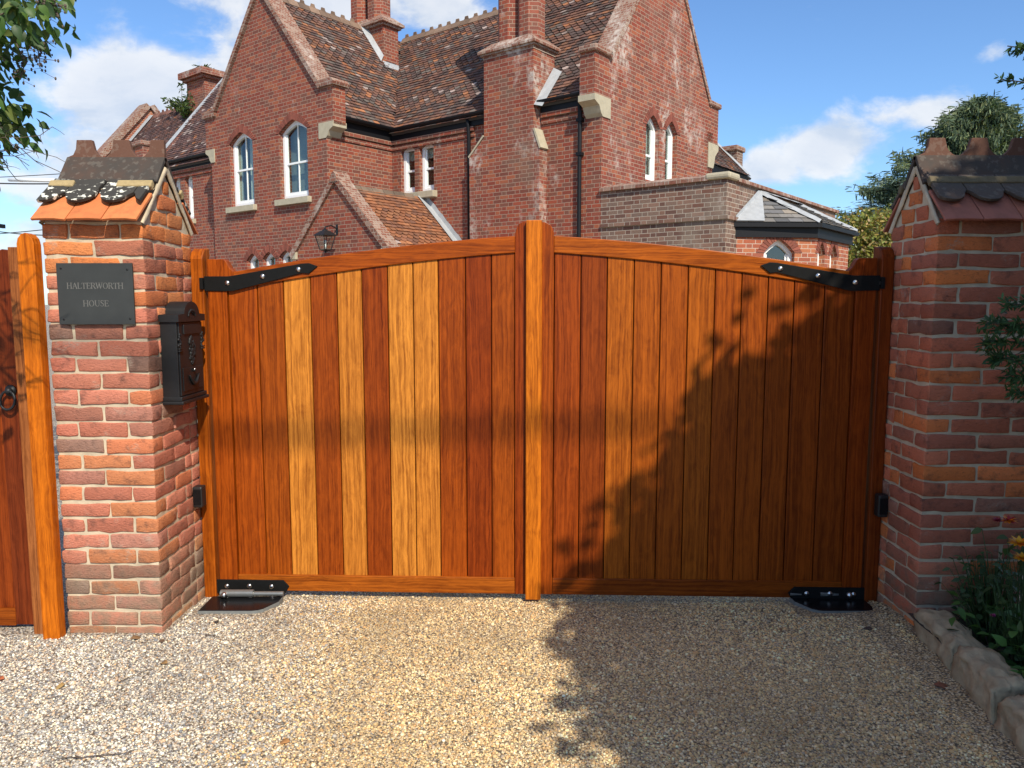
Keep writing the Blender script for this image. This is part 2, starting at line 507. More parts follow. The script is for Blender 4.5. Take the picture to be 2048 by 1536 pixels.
def make_ground():
    xs = np.concatenate([[-400, -150, -60, -25, -12, -6, -4], np.arange(-3, 3.01, .15), [4, 6, 12, 25, 60, 150, 400]])
    ys = np.concatenate([[-400, -150, -60, -25, -12, -6, -3, -1, 0, 1], np.arange(1.6, 5.01, .12), [6, 8, 12, 20, 35, 60, 150, 500]])
    V = [(x, y, gz(x, y)) for y in ys for x in xs]
    w = len(xs)
    F = [(j * w + i, j * w + i + 1, (j + 1) * w + i + 1, (j + 1) * w + i) for j in range(len(ys) - 1) for i in range(w - 1)]
    m, h, bs = mat_new("gravel_ground")
    ob = h.new('ShaderNodeTexCoord').outputs['Object']
    x, y, _ = h.xyz(ob)
    vo = h.new('ShaderNodeTexVoronoi'); h.l.new(ob, vo.inputs['Vector']); vo.inputs['Scale'].default_value = 120.0
    hue = h.xyz(vo.outputs['Color'])[0]
    cool = h.ramp(hue, [(0, (.58, .49, .36)), (.2, (.42, .37, .31)), (.4, (.24, .23, .22)), (.55, (.60, .54, .44)), (.75, (.40, .28, .19)), (.88, (.18, .18, .19))], 'CONSTANT')
    gold = h.ramp(hue, [(0, (.60, .45, .24)), (.2, (.50, .35, .18)), (.4, (.42, .27, .12)), (.55, (.64, .53, .35)), (.75, (.38, .28, .17)), (.88, (.32, .26, .19))], 'CONSTANT')
    wob = h.m('MULTIPLY', h.m('SUBTRACT', h.noise(ob, .8, 3), .5), .9)
    f = h.sstep(h.m('ADD', h.m('ADD', x, wob), h.m('MULTIPLY', h.m('SUBTRACT', y, 3.0), .25)), -1.5, -.45)
    c = h.mix(f, cool, gold)
    c = h.mix(h.sstep(vo.outputs['Distance'], .35, .75), c, (.10, .075, .05))
    h.l.new(c, bs.inputs['Base Color'])
    bs.inputs['Roughness'].default_value = .8
    bump(h, bs, vo.outputs['Distance'], -.9, .006)
    o = mesh_np("ground", V, F, m, smooth=True)
    tag(o, kind='structure')
    o['label'] = "golden and grey gravel driveway in front of the gate"


def make_gravel():
    """the loose pebbles of the drive nearest the viewer, one object"""
    t = (1 + 5 ** .5) / 2
    iv = np.array([(-1, t, 0), (1, t, 0), (-1, -t, 0), (1, -t, 0), (0, -1, t), (0, 1, t), (0, -1, -t), (0, 1, -t), (t, 0, -1), (t, 0, 1), (-t, 0, -1), (-t, 0, 1)], float)
    iv /= np.linalg.norm(iv[0])
    fi = np.array([(0, 11, 5), (0, 5, 1), (0, 1, 7), (0, 7, 10), (0, 10, 11), (1, 5, 9), (5, 11, 4), (11, 10, 2), (10, 7, 6), (7, 1, 8), (3, 9, 4), (3, 4, 2), (3, 2, 6), (3, 6, 8), (3, 8, 9), (4, 9, 5), (2, 4, 11), (6, 2, 10), (8, 6, 7), (9, 8, 1)])
    r = random.Random(11)
    P, C, S = [], [], []
    while len(P) < 90000:
        y = 2.05 + 2.1 * r.random() ** 1.15
        hw = .70 * y + .05
        x = r.uniform(-hw, min(hw, 1.86))
        if y > 3.42 and (x < -1.62 or x > 1.86) : continue
        if x > 1.66 + .06 * (y - 2.0) + .1 * (y > 3.3) and y < 3.45: continue
        if y > 3.63 and (-1.60 < x < -1.20 or 1.42 < x < 1.84): continue
        P.append((x, y, gz(x, y))); C.append(gravel_color(x, y, r)); S.append((.0024 + .0036 * r.random() ** 1.5) * (1.6 if r.random() < .06 else 1))
    n = len(P)
    P = np.array(P); C = np.array(C); S = np.array(S)
    rg = np.random.default_rng(3)
    q = rg.normal(size=(n, 4)); q /= np.linalg.norm(q, axis=1)[:, None]
    w, x, y, z = q.T
    Rm = np.stack([1 - 2 * (y * y + z * z), 2 * (x * y - z * w), 2 * (x * z + y * w), 2 * (x * y + z * w), 1 - 2 * (x * x + z * z), 2 * (y * z - x * w), 2 * (x * z - y * w), 2 * (y * z + x * w), 1 - 2 * (x * x + y * y)], 1).reshape(n, 3, 3)
    sh = rg.uniform(.65, 1.25, size=(n, 1, 3))
    loc = np.einsum('nij,nkj->nki', Rm, iv[None] * sh * (1 + rg.uniform(-.12, .12, size=(n, 12, 1))))
    loc[:, :, 2] *= .7
    V = loc * S[:, None, None] + P[:, None, :] + np.array([0, 0, 1]) * (S * .25)[:, None, None]
    F = fi[None] + (np.arange(n) * 12)[:, None, None]
    Cc = np.repeat(np.minimum(.85, C * 1.22 * rg.uniform(.75, 1.2, size=(n, 1))), 12, axis=0)
    m, h, bs = mat_new("pebbles")
    h.l.new(attr(h), bs.inputs['Base Color']); bs.inputs['Roughness'].default_value = .62
    bs.inputs['Specular IOR Level'].default_value = .35
    o = mesh_np("gravel", V.reshape(-1, 3), F.reshape(-1, 3), m, Cc, smooth=True)
    tag(o, "loose cream and grey pebbles covering the drive before the gate", "gravel", kind='stuff')


make_ground()
make_gravel()

# ------------------------------------------------------------------ the house (local axes: x along the gable front, y into the plot)
HZ = -R(38.3)
house = empty("house", (-3.887, 16.5, 0), HZ, "large red brick house with steep gables, clay tile roofs and tall chimneys behind the gate", "house")
X, Y, Z = Vector((1, 0, 0)), Vector((0, 1, 0)), Vector((0, 0, 1))


def arch(x0, x1, z0, zs, zt, n=4):
    """window outline with a flat-pointed (four-centred) head"""
    xm = (x0 + x1) / 2
    L = []
    for i in range(n + 1):
        t = i / n
        b = .12 * math.sin(math.pi * t) * (zt - zs)
        L.append((x1 + (xm - x1) * t, zs + (zt - zs) * t + b))
    Rr = [(x0 + x1 - p[0], p[1]) for p in reversed(L[:-1])]
    return [(x0, z0), (x1, z0)] + L + Rr


def inset(x0, x1, z0, zs, zt, d, n=4):
    return arch(x0 + d, x1 - d, z0 + d, zs - d * .2, zt - d * 1.25, n)


def make_window(o, ax, ay, x0, x1, z0, zs, zt, sill=True, mid=.5, bars=1, curtain=None, parent=None, brick='brick_new', arched=True, sillcol='stone', hood=True, blind=False):
    """a sash window set in its opening; the frame, glass, sill and brick arch are its sub-parts"""
    o, ax, ay = Vector(o), Vector(ax), Vector(ay)
    an = ax.cross(ay)
    xm = (x0 + x1) / 2
    w = empty("window", o + ax * xm + ay * z0, 0, parent=parent or house)
    off = -(ax * xm + ay * z0)          # sub-parts are stored about the window's own origin
    O = off
    fr = MB()
    fo = O - an * .10
    fr.prism(arch(x0, x1, z0, zs, zt), fo, ax, ay, .07, [inset(x0, x1, z0, zs, zt, .075)])
    fr.build("frame", M['white'], w)
    sa = MB()
    so = O - an * .135
    zm = z0 + (zt - z0) * mid
    sa.prism([(x0 + .07, zm - .022), (x1 - .07, zm - .022), (x1 - .07, zm + .022), (x0 + .07, zm + .022)], so + an * .012, ax, ay, .05)
    for b in range(bars):
        xb = x0 + (x1 - x0) * (b + 1) / (bars + 1)
        sa.prism([(xb - .012, z0 + .06), (xb + .012, z0 + .06), (xb + .012, zm - .022), (xb - .012, zm - .022)], so, ax, ay, .03)
        sa.prism([(xb - .012, zm + .022), (xb + .012, zm + .022), (xb + .012, zt - .09), (xb - .012, zt - .09)], so, ax, ay, .03)
    sa.prism([(x0 + .07, z0 + .06), (x1 - .07, z0 + .06), (x1 - .07, z0 + .14), (x0 + .07, z0 + .14)], so + an * .006, ax, ay, .04)
    for s0, s1 in ((x0 + .07, x0 + .115), (x1 - .115, x1 - .07)):
        sa.prism([(s0, z0 + .14), (s1, z0 + .14), (s1, zm - .022), (s0, zm - .022)], so + an * .003, ax, ay, .04)
        sa.prism([(s0, zm + .022), (s1, zm + .022), (s1, zs - .02), (s0, zs - .02)], so + an * .003, ax, ay, .04)
    sa.build("sash", M['white'], w)
    g = MB()
    g.prism(inset(x0, x1, z0, zs, zt, .06), O - an * .152, ax, ay, .006)
    g.build("glass", M['glass'], w)
    if curtain:
        c = MB()
        for (a, b, za, zb) in curtain:
            # gathered cloth: a folded strip
            n = 14
            vs = []
            for i in range(n + 1):
                t = i / n
                dd = .02 * math.sin(t * n * 1.7)
                for zz in (za, zb):
                    vs.append(O + ax * (x0 + (x1 - x0) * (a + (b - a) * t)) + ay * (z0 + (zt - z0) * zz) - an * (.24 + dd))
            c.add(vs, [(2 * i, 2 * i + 2, 2 * i + 3, 2 * i + 1) for i in range(n)])
        c.build("curtain", M['curtain'], w)
    if blind:
        MB().prism([(x0 - .05, z0 - .05), (x1 + .05, z0 - .05), (x1 + .05, zt + .05), (x0 - .05, zt + .05)], O - an * .3, ax, ay, .01).build("blind", M['blind'], w)
    rm = MB()
    rm.prism([(x0 - .1, z0 - .1), (x1 + .1, z0 - .1), (x1 + .1, zt + .1), (x0 - .1, zt + .1)], O - an * .60, ax, ay, .01)
    rm.build("dark_room_sheet", M['dark_room'], w)  # dark sheet added behind the glass, its colour standing for the unlit room
    if sill:
        s = MB()
        s.prism([(x0 - .12, z0 - .15), (x1 + .10, z0 - .15), (x1 + .10, z0 - .02), (x0 - .12, z0 - .02)], O + an * .10, ax, ay, .22)
        s.build("sill", M[sillcol], w, bevel=.012)
    if hood:
        hb = MB()
        n = 4
        outer = arch(x0 - .14, x1 + .14, zs - .02, zs + .05, zt + .17, n)[1:]
        inner = arch(x0, x1, zs - .02, zs, zt, n)[1:]
        po = [(x1 + .14, zs - .05)] + outer[1:-1] + [(x0 - .14, zs + .05), (x0 - .14, zs - .05)]
        pi_ = [(x0, zs - .05)] + list(reversed(inner[1:])) + [(x1, zs - .05)]
        # voussoirs: individual wedges between inner and outer line, alternating tone through the brick material
        def samp(poly, t):
            L = [0]
            for a, b in zip(poly, poly[1:]): L.append(L[-1] + math.hypot(b[0] - a[0], b[1] - a[1]))
            q = t * L[-1]
            for i in range(len(poly) - 1):
                if q <= L[i + 1] + 1e-9:
                    k = (q - L[i]) / max(1e-9, L[i + 1] - L[i])
                    return (poly[i][0] + (poly[i + 1][0] - poly[i][0]) * k, poly[i][1] + (poly[i + 1][1] - poly[i][1]) * k)
            return poly[-1]
        ip = inner[1:]; op = [(x1 + .14, zs - .0)] + outer[2:-1] + [(x0 - .14, zs - .0)]
        nv = max(8, int((x1 - x0 + .5) / .062))
        rr = random.Random(int(x0 * 97 + z0 * 31))
        for i in range(nv):
            a0, a1 = (i + .08) / nv, (i + .92) / nv
            q = [samp(ip, a0), samp(op, a0), samp(op, a1), samp(ip, a1)]
            k = rr.uniform(.7, 1.25)
            hb.prism(q, O + an * .012, ax, ay, .05, col=(.235 * k, .070 * k, .046 * k))
        hb.build("brick_arch", M['captile'], w)
    return w


def wall(name, o, ax, ay, outline, holes, th, mat, parent=None):
    return MB().prism(outline, o, ax, ay, th, holes).build(name, M[mat], parent or house)


def part(name, mb, mat, parent=None, **kw):
    return mb.build(name, M[mat], parent or house, **kw)


# -- wing A: the front gable
WA = [(-3.64, -2.69, 3.83, 5.28, 5.52), (-1.66, -.66, 3.85, 5.28, 5.52)]
SM = [(-3.09, -2.60, 1.5, 2.53, 2.70), (-2.44, -1.95, 1.5, 2.55, 2.71), (-1.79, -1.30, 1.5, 2.57, 2.72)]
holesA = [arch(*w) for w in WA + SM]
outA = [(-4.44, 0), (0, 0), (0, 5.02), (.10, 5.24), (.24, 5.24), (.24, 6.02), (-.22, 6.02), (-2.2, 8.46), (-4.2, 6.02), (-4.66, 6.02), (-4.66, 5.24), (-4.5, 5.24), (-4.44, 5.02)]
wall("gable_wall", (0, 0, 0), X, Z, outA, holesA, .32, 'brick')
make_window((0, 0, 0), X, Z, *WA[0], mid=.50, curtain=[(.50, 1.0, .0, 1.0), (.0, .16, 0, 1)])
make_window((0, 0, 0), X, Z, *WA[1], mid=.46, blind=True)
for q in SM:
    make_window((0, 0, 0), X, Z, *q, sill=False, bars=0, mid=.2, curtain=[(.0, .5, 0, 1)])
wall("side_wall", (0, .32, 0), Y, Z, [(0, 0), (1.84 - .32, 0), (1.84 - .32, 5.45), (0, 5.45)], [], .3, 'brick')
wall("side_wall", (-4.44, 4, 0), -Y, Z, [(0, 0), (3.68, 0), (3.68, 5.45), (0, 5.45)], [], .3, 'brick')

# copings on the front gable, the stone kneelers
def coping(name, o, ax, pts, th, y0, y1, mat='brick_edge'):
    """strip following the slope pts (in ax/Z), th thick, between depths y0 and y1 along the gable's normal"""
    ax = Vector(ax); an = ax.cross(Z)
    mb = MB()
    for (a, b) in zip(pts, pts[1:]):
        d = Vector((b[0] - a[0], b[1] - a[1])); n = Vector((-d.y, d.x)).normalized()
        if n.y < 0: n = -n
        q = [a, b, (b[0] + n.x * th, b[1] + n.y * th), (a[0] + n.x * th, a[1] + n.y * th)]
        mb.prism(q, Vector(o) - an * y0, ax, Z, y1 - y0)
    return part(name, mb, mat)


coping("coping", (0, 0, 0), X, [(-4.26, 5.99), (-2.2, 8.47)], .10, -.07, .38, 'brick_edge')
coping("coping", (0, 0, 0), X, [(-2.2, 8.47), (-.16, 5.99)], .10, -.07, .38, 'brick_edge')
for a, b in ((-.24, .30), (-4.72, -4.16)):
    part("kneeler_cap", MB().prism([(a, 6.02), (b, 6.02), (b + (.02 if b > -1 else 0), 6.08), (b - .06, 6.16), (a + .06, 6.16)], (0, -.06, 0), X, Z, .44), 'brick_edge')
part("stone_corbel", MB().prism([(-.24, 4.98), (0, 4.98), (.05, 5.02), (.10, 5.12), (.24, 5.19), (.24, 5.30), (-.24, 5.30)], (0, -.02, 0), X, Z, .36), 'stone')
part("stone_corbel", MB().prism([(-4.28, 4.95), (-4.44, 4.95), (-4.50, 5.02), (-4.54, 5.12), (-4.67, 5.19), (-4.67, 5.27), (-4.28, 5.27)][::-1], (0, -.02, 0), X, Z, .36), 'stone')

# -- wall C (recessed front), gable D, back
WC = [(.29, .73, 4.0, 4.94, 5.04), (.88, 1.32, 4.0, 4.94, 5.04)]
wall("front_wall", (0, 1.84, 0), X, Z, [(0, 0), (5.28, 0), (5.28, 5.4), (0, 5.4)], [arch(*w) for w in WC], .3, 'brick')
for q in WC:
    make_window((0, 1.84, 0), X, Z, *q, bars=0, mid=.48, sill=False, hood=False, curtain=[(0, .9, .72, 1.0)])
part("window_sill", MB().box(.18, 1.42, 1.70, 1.86, 3.84, 3.98), 'stone', bevel=.01)
WD = [(3.52, 4.09, 4.02, 5.10, 5.33), (4.36, 4.88, 4.02, 5.12, 5.35)]
outD = [(1.84, 0), (6.72, 0), (6.72, 5.02), (6.84, 5.24), (7.0, 5.24), (7.0, 6.04), (6.46, 6.04), (4.30, 8.98), (2.16, 6.04), (1.58, 6.04), (1.58, 5.24), (1.72, 5.24), (1.84, 5.02)]
wall("gable_wall", (5.6, 0, 0), Y, Z, outD, [arch(*w) for w in WD], .32, 'brick_white')
for q in WD:
    make_window((5.6, 0, 0), Y, Z, *q, bars=0, mid=.40, sill=False, curtain=[(0.0, 1.0, 0, 1)])
coping("coping", (5.6, 0, 0), Y, [(2.10, 6.0), (4.30, 8.99)], .10, -.06, .38)
coping("coping", (5.6, 0, 0), Y, [(4.30, 8.99), (6.52, 6.0)], .10, -.03, .38)
part("kneeler_cap", MB().box(5.26, 5.66, 1.52, 2.14, 6.04, 6.16), 'brick_edge', bevel=.03)
part("kneeler_cap", MB().box(5.26, 5.66, 6.44, 7.06, 6.04, 6.16), 'brick_edge', bevel=.03)
part("stone_corbel", MB().prism([(2.12, 4.94), (1.84, 4.94), (1.78, 5.0), (1.72, 5.12), (1.56, 5.19), (1.56, 5.30), (2.12, 5.30)][::-1], (5.62, 0, 0), Y, Z, .36), 'stone')
part("stone_corbel", MB().prism([(6.46, 4.66), (6.74, 4.66), (6.80, 4.8), (6.84, 4.95), (7.01, 5.1), (7.01, 5.22), (6.46, 5.22)], (5.62, 0, 0), Y, Z, .36), 'stone')
wall("back_wall", (5.6, 6.7, 0), -X, Z, [(0, 0), (21.3, 0), (21.3, 5.45), (0, 5.45)], [], .3, 'brick')

# dentil bands below the eaves
for z0, pz in ((4.98, .03), (5.10, .06)):
    part("string_course", MB().prism([(.002, .12), (pz, .12), (pz, 1.84 - pz), (2.52, 1.84 - pz), (2.52, 1.838), (.002, 1.838)], (0, 0, z0 + .085), X, Y, .085), 'brick')
    part("string_course", MB().box(4.24, 5.26, 1.84 - pz, 1.838, z0, z0 + .085), 'brick')


# gutters, fascias and downpipes
def gutter(a, b, r=.075):
    a, b = Vector(a), Vector(b)
    d = (b - a).normalized(); sd = d.cross(Z)
    mb = MB()
    n = 8
    vs = []
    for p in (a, b):
        for k in range(n + 1):
            an = math.pi * k / n
            vs.append(p + sd * r * math.cos(an) - Z * r * math.sin(an))
        for k in range(n, -1, -1):
            an = math.pi * k / n
            vs.append(p + sd * r * .82 * math.cos(an) - Z * r * .82 * math.sin(an))
    m = 2 * (n + 1)
    fs = [(k, (k + 1) % m, m + (k + 1) % m, m + k) for k in range(m)]
    fs += [tuple(range(m))[::-1], tuple(range(m, 2 * m))]
    mb.add(vs, fs)
    return part("gutter", mb, 'black', smooth=False)


part("fascia", MB().box(.02, .05, .26, 1.79, 5.19, 5.42), 'black')
part("fascia", MB().box(.05, 2.93, 1.79, 1.82, 5.19, 5.42), 'black')
part("fascia", MB().box(4.25, 5.27, 1.79, 1.82, 5.17, 5.40), 'black')
gutter((.13, .36, 5.46), (.13, 1.72, 5.46))
gutter((.13, 1.72, 5.43), (2.93, 1.72, 5.43))
gutter((4.25, 1.72, 5.40), (5.26, 1.72, 5.40))
part("downpipe", MB().tube([(2.40, 1.74, 5.36), (2.40, 1.76, 5.2), (2.40, 1.78, 5.0), (2.40, 1.78, 0)], .04, 10), 'black', smooth=True)
dp = MB().tube([(5.16, 1.74, 5.33), (5.16, 1.77, 5.12), (5.16, 1.78, 4.95), (5.16, 1.78, 0)], .04, 10)
for z in (4.9, 4.28, 2.6): dp.box(5.10, 5.22, 1.735, 1.838, z, z + .06)
part("downpipe", dp, 'black', smooth=False)

# -- roofs, every tile laid
TW, TG = .165, .098
TPAL = [(.145, .072, .055), (.12, .064, .052), (.165, .080, .056), (.095, .060, .052), (.185, .090, .062), (.085, .058, .052), (.14, .098, .085), (.20, .095, .058), (.13, .105, .09)]
TPAL_D = [(.115, .062, .054), (.095, .052, .048), (.14, .070, .058), (.08, .05, .046), (.13, .075, .068), (.16, .075, .055)]
TPAL_O = [(.30, .115, .052), (.26, .10, .048), (.34, .14, .065), (.22, .092, .05), (.28, .12, .06), (.18, .08, .05)]


def tile_roof(name, O, A, U, slen, tlen, inside, bands=(), pal=TPAL, orange=.06, light=.02, seed=1, base=True, parent=None, tw=TW, tg=TG):
    """plain tiles course by course; rows inside `bands` have rounded ends"""
    O, A, U = Vector(O), Vector(A), Vector(U)
    Nn = A.cross(U).normalized()
    if Nn.z < 0: Nn = -Nn
    r = random.Random(seed)
    mb = MB()
    for row in range(int(tlen / tg)):
        t0 = row * tg
        scal = any(a <= row < b for a, b in bands)
        sag = .012 * noise.noise(Vector((seed, row * .11, 0)))
        for cidx in range(-1, int(slen / tw) + 1):
            s0 = (cidx + (.5 if row % 2 else 0)) * tw
            sm = s0 + tw / 2
            if not inside(sm, t0 + tg * .5): continue
            q = r.random()
            if q < orange: c = r.choice(TPAL_O)
            elif q < orange + light: c = (.34, .26, .23)
            else: c = r.choice(pal)
            k = r.uniform(.86, 1.15)
            c = tuple(x * k for x in c)
            j = r.uniform(-.003, .003); tl = r.uniform(-.004, .004)
            e = .004
            hb, ht = .030 + r.uniform(-.004, .006), .006
            if scal:
                bot = [(s0 + e, t0 + .05), (s0 + tw * .14, t0 + .018), (s0 + tw * .32, t0 - .006), (s0 + tw * .5, t0 - .012), (s0 + tw * .68, t0 - .006), (s0 + tw * .86, t0 + .018), (s0 + tw - e, t0 + .05)]
            else:
                bot = [(s0 + e, t0 + j), (s0 + tw - e, t0 - j)]
            top = [(s0 + tw - e, t0 + tg * 1.3), (s0 + e, t0 + tg * 1.3)]
            vs = []
            for s, t in bot: vs.append(O + A * s + U * t + Nn * (hb + sag + tl * (1 if s < sm else -1)))
            for s, t in top: vs.append(O + A * s + U * t + Nn * (ht + sag))
            nb = len(bot)
            for s, t in bot: vs.append(O + A * s + U * t + Nn * (hb - .016 + sag + tl * (1 if s < sm else -1)))
            fs = [tuple(range(nb + 2))] + [(i + 1, i, nb + 2 + i, nb + 3 + i) for i in range(nb - 1)]
            if (vs[1] - vs[0]).cross(vs[nb] - vs[1]).dot(Nn) < 0: fs = [f[::-1] for f in fs]
            mb.add(vs, fs, c)
    return part(name, mb, 'tile', parent, uv=False)


def slab(name, pts, mat='dark_room', th=.06):
    pts = [Vector(p) for p in pts]
    nrm = (pts[1] - pts[0]).cross(pts[2] - pts[0]).normalized()
    if nrm.z < 0: nrm = -nrm
    n = len(pts)
    mb = MB().add(pts + [p - nrm * th for p in pts], [tuple(range(n)), tuple(range(2 * n - 1, n - 1, -1))] + [(i, (i + 1) % n, n + (i + 1) % n, n + i) for i in range(n)])
    return part(name, mb, mat)


SA, SC = 1.30, 1.22                      # roof slopes
def zA(x): return 8.45 - SA * abs(x + 2.2)
def zC(y): return 8.45 - SC * abs(y - 4.27)
cA, cC = 1 / math.hypot(1, SA), 1 / math.hypot(1, SC)
BANDS = [(8, 14), (21, 27), (34, 40)]
# A right slope: s runs along y, t up the slope from x = .15
def inA(s, t):
    x = .15 - t * cA; y = .33 + s
    return x > -2.2 and zA(x) > zC(y) - .02 and y < 4.3
tile_roof("roof", (.15, .33, zA(.15)), Y, (-cA, 0, SA * cA), 4.2, 3.9, inA, BANDS, seed=1, orange=.10, light=.02)
slab("roof_deck", [(.12, .33, zA(.12) - .01), (.12, 1.8, zA(.12) - .01), (-2.2, 4.27, 8.44), (-2.2, .33, 8.44)])
slab("roof_deck", [(-4.5, .33, zA(-4.5)), (-2.2, .33, 8.44), (-2.2, 4.27, 8.44), (-4.5, 4.27, zA(-4.5))])
tile_roof("roof", (-4.5, .33, zA(-4.5)), Y, (cA, 0, SA * cA), 3.9, 3.7, lambda s, t: True, BANDS, seed=2, pal=TPAL_D, orange=.03)
# C front slope
def inC(s, t):
    x = -2.4 + s; y = 1.70 + t * cC
    if x > 5.26 or y > 4.27: return False
    if 2.98 < x < 4.22 and y < 2.12: return False
    return x > .12 or zC(y) >= zA(x) - .02
tile_roof("roof", (-2.4, 1.70, zC(1.70)), X, (0, cC, SC * cC), 7.7, 4.1, inC, BANDS, seed=3, orange=.06, light=.02)
slab("roof_deck", [(.1, 1.72, zC(1.72) - .01), (5.3, 1.72, zC(1.72) - .01), (5.3, 4.27, 8.44), (-2.2, 4.27, 8.44)])
slab("roof_deck", [(-15.5, 6.85, zC(6.85)), (-15.5, 4.27, 8.44), (5.3, 4.27, 8.44), (5.3, 6.85, zC(6.85))])
slab("roof_deck", [(-15.5, 1.72, zC(1.72)), (-4.4, 1.72, zC(1.72)), (-4.4, 4.27, 8.44), (-15.5, 4.27, 8.44)])


def ridge_tiles(name, a, b, mat='tile', step=.30, col=(.20, .13, .09), crest=True):
    a, b = Vector(a), Vector(b)
    d = b - a; L = d.length; d.normalize(); sd = d.cross(Z).normalized()
    mb = MB(); r = random.Random(int(L * 100))
    for i in range(int(L / step)):
        p0, p1 = a + d * (i * step + .006), a + d * ((i + 1) * step - .006)
        k = r.uniform(.7, 1.3); c = tuple(q * k for q in col)
        prof = [(-.13, -.13), (-.02, .03), (.02, .03), (.13, -.13), (.10, -.14), (0, -.02), (-.10, -.14)]
        vs = [p + sd * x + Z * z for p in (p0, p1) for x, z in prof]
        n = len(prof)
        mb.add(vs, [(j, (j + 1) % n, n + (j + 1) % n, n + j) for j in range(n)] + [tuple(range(n))[::-1], tuple(range(n, 2 * n))], c)
        if crest:
            pm = (p0 + p1) / 2
            cr = [(-.12, .02), (.12, .02), (.06, .05), (.045, .11), (-.045, .11), (-.06, .05)]
            mb.prism(cr, pm + sd * .014, d, Z, .028, col=c) if d.cross(Z).dot(sd) > 0 else None
    return part(name, mb, mat, uv=False)


ridge_tiles("ridge", (-2.2, .38, 8.47), (-2.2, 4.2, 8.47))
ridge_tiles("ridge", (-2.1, 4.27, 8.47), (5.2, 4.27, 8.47))

# -- wing G, left of the front gable, and the range behind it
WG = [(-7.16, -6.78, 3.84, 4.93, 5.08), (-7.80, -7.42, 3.84, 4.93, 5.08)]
wall("front_wall", (0, .8, 0), X, Z, [(-9, 0), (-4.44, 0), (-4.44, 5.45), (-9, 5.45)], [arch(*w) for w in WG], .3, 'brick')
for q in WG:
    make_window((0, .8, 0), X, Z, *q, bars=0, mid=.5, hood=False)
wall("end_wall", (-9, 4.2, 0), -Y, Z, [(0, 0), (3.4, 0), (3.4, 5.5), (.95, 8.4), (0, 8.4)], [], .3, 'brick')
for z0, pz in ((4.98, .76), (5.10, .73)): part("string_course", MB().box(-9, -4.67, pz, .798, z0, z0 + .08), 'brick')
part("fascia", MB().box(-9, -4.68, .74, .78, 5.2, 5.42), 'black')
gutter((-9.0, .67, 5.45), (-4.68, .67, 5.45))
def zG(y): return 8.45 - SC * abs(y - 3.26)
tile_roof("roof", (-9.0, .64, zG(.64)), X, (0, cC, SC * cC), 6.8, 4.15, lambda s, t: (-9 + s) < -4.4 or zG(.64 + t * cC) > zA(-9 + s) - .02, BANDS, seed=5, pal=TPAL_D, orange=.02, light=.05)
slab("roof_deck", [(-9, .66, zG(.66) - .01), (-4.4, .66, zG(.66) - .01), (-2.2, 3.26, 8.43), (-9, 3.26, 8.43)])
part("verge_flashing", MB().add([(-9.12, .62, zG(.62) + .10), (-8.93, .62, zG(.62) + .06), (-8.93, 3.3, 8.51), (-9.12, 3.3, 8.55), (-9.12, .62, zG(.62) - .1), (-9.12, 3.3, 8.35)], [(0, 1, 2, 3), (0, 3, 5, 4)]), 'lead')
kg = MB().box(-9.40, -8.95, .55, 1.0, 5.2, 6.02)
part("kneeler_block", kg, 'brick_white')
part("kneeler_cap", MB().box(-9.9, -8.90, .48, 1.06, 6.02, 6.16), 'brick_edge', bevel=.03)
wall("front_wall", (0, 1.84, 0), X, Z, [(-15.6, 0), (-9, 0), (-9, 5.45), (-15.6, 5.45)], [], .3, 'brick')
tile_roof("roof", (-15.5, 1.7, zC(1.7)), X, (0, cC, SC * cC), 11.0, 4.1, lambda s, t: 1.7 + t * cC < 4.27, BANDS, seed=6, pal=TPAL_D, orange=.02, light=.05)
ridge_tiles("ridge", (-15.5, 4.27, 8.47), (-2.3, 4.27, 8.47), col=(.19, .085, .06))
wall("gable_wall", (-15.72, 0, 0), Y, Z, [(1.5, 0), (7.0, 0), (7.0, 5.5), (4.27, 8.75), (1.5, 5.5)], [], .3, 'brick_new')
coping("coping", (-15.72, 0, 0), Y, [(1.2, 5.2), (4.27, 8.8)], .2, -.10, .5, 'brick_edge')
coping("coping", (-15.72, 0, 0), Y, [(4.27, 8.8), (7.2, 5.4)], .2, -.10, .5, 'brick_edge')
part("verge_flashing", MB().add([(-15.60, 1.65, zC(1.65) + .08), (-15.35, 1.65, zC(1.65) + .06), (-15.35, 4.2, 8.46), (-15.60, 4.2, 8.5)], [(0, 1, 2, 3)]), 'lead')

# -- chimneys
def chimney(shape_parts):
    c = empty("chimney", (0, 0, 0), 0, parent=house)
    for nm, mb, mt in shape_parts: mb.build(nm, M[mt], c)
    return c


def octo(cx, cy, r):
    return [(cx + r * math.cos(R(22.5 + 45 * k)), cy + r * math.sin(R(22.5 + 45 * k))) for k in range(8)]


def shaft(cx, cy, r, z0, z1):
    return MB().prism(octo(cx, cy, r), (0, 0, z1), X, Y, z1 - z0)


# the big outside stack on the recessed front
br = MB()
br.prism([(2.57, 0), (4.36, 0), (4.36, 4.50), (4.21, 4.84), (4.21, 6.36), (2.97, 6.36), (2.97, 4.86), (2.57, 4.50)], (0, 1.6, 0), X, Z, .238)
st = MB().box(2.975, 4.205, 1.842, 2.3, 5.0, 6.355)
cap = MB()
for a, b, z0, z1 in ((0.01, .01, 6.36, 6.42), (.05, .05, 6.42, 6.46), (.09, .09, 6.46, 6.51)):
    cap.box(2.97 - a, 4.21 + a, 1.6 - b, 2.3 + b, z0, z1)
sl = MB().add([(2.88, 1.51, 6.51), (4.30, 1.51, 6.51), (4.30, 2.39, 6.51), (2.88, 2.39, 6.51), (3.12, 1.66, 6.66), (4.12, 1.66, 6.66), (4.12, 2.2, 6.66), (3.12, 2.2, 6.66)], [(0, 1, 5, 4), (1, 2, 6, 5), (2, 3, 7, 6), (3, 0, 4, 7), (4, 5, 6, 7)])
fl = MB()
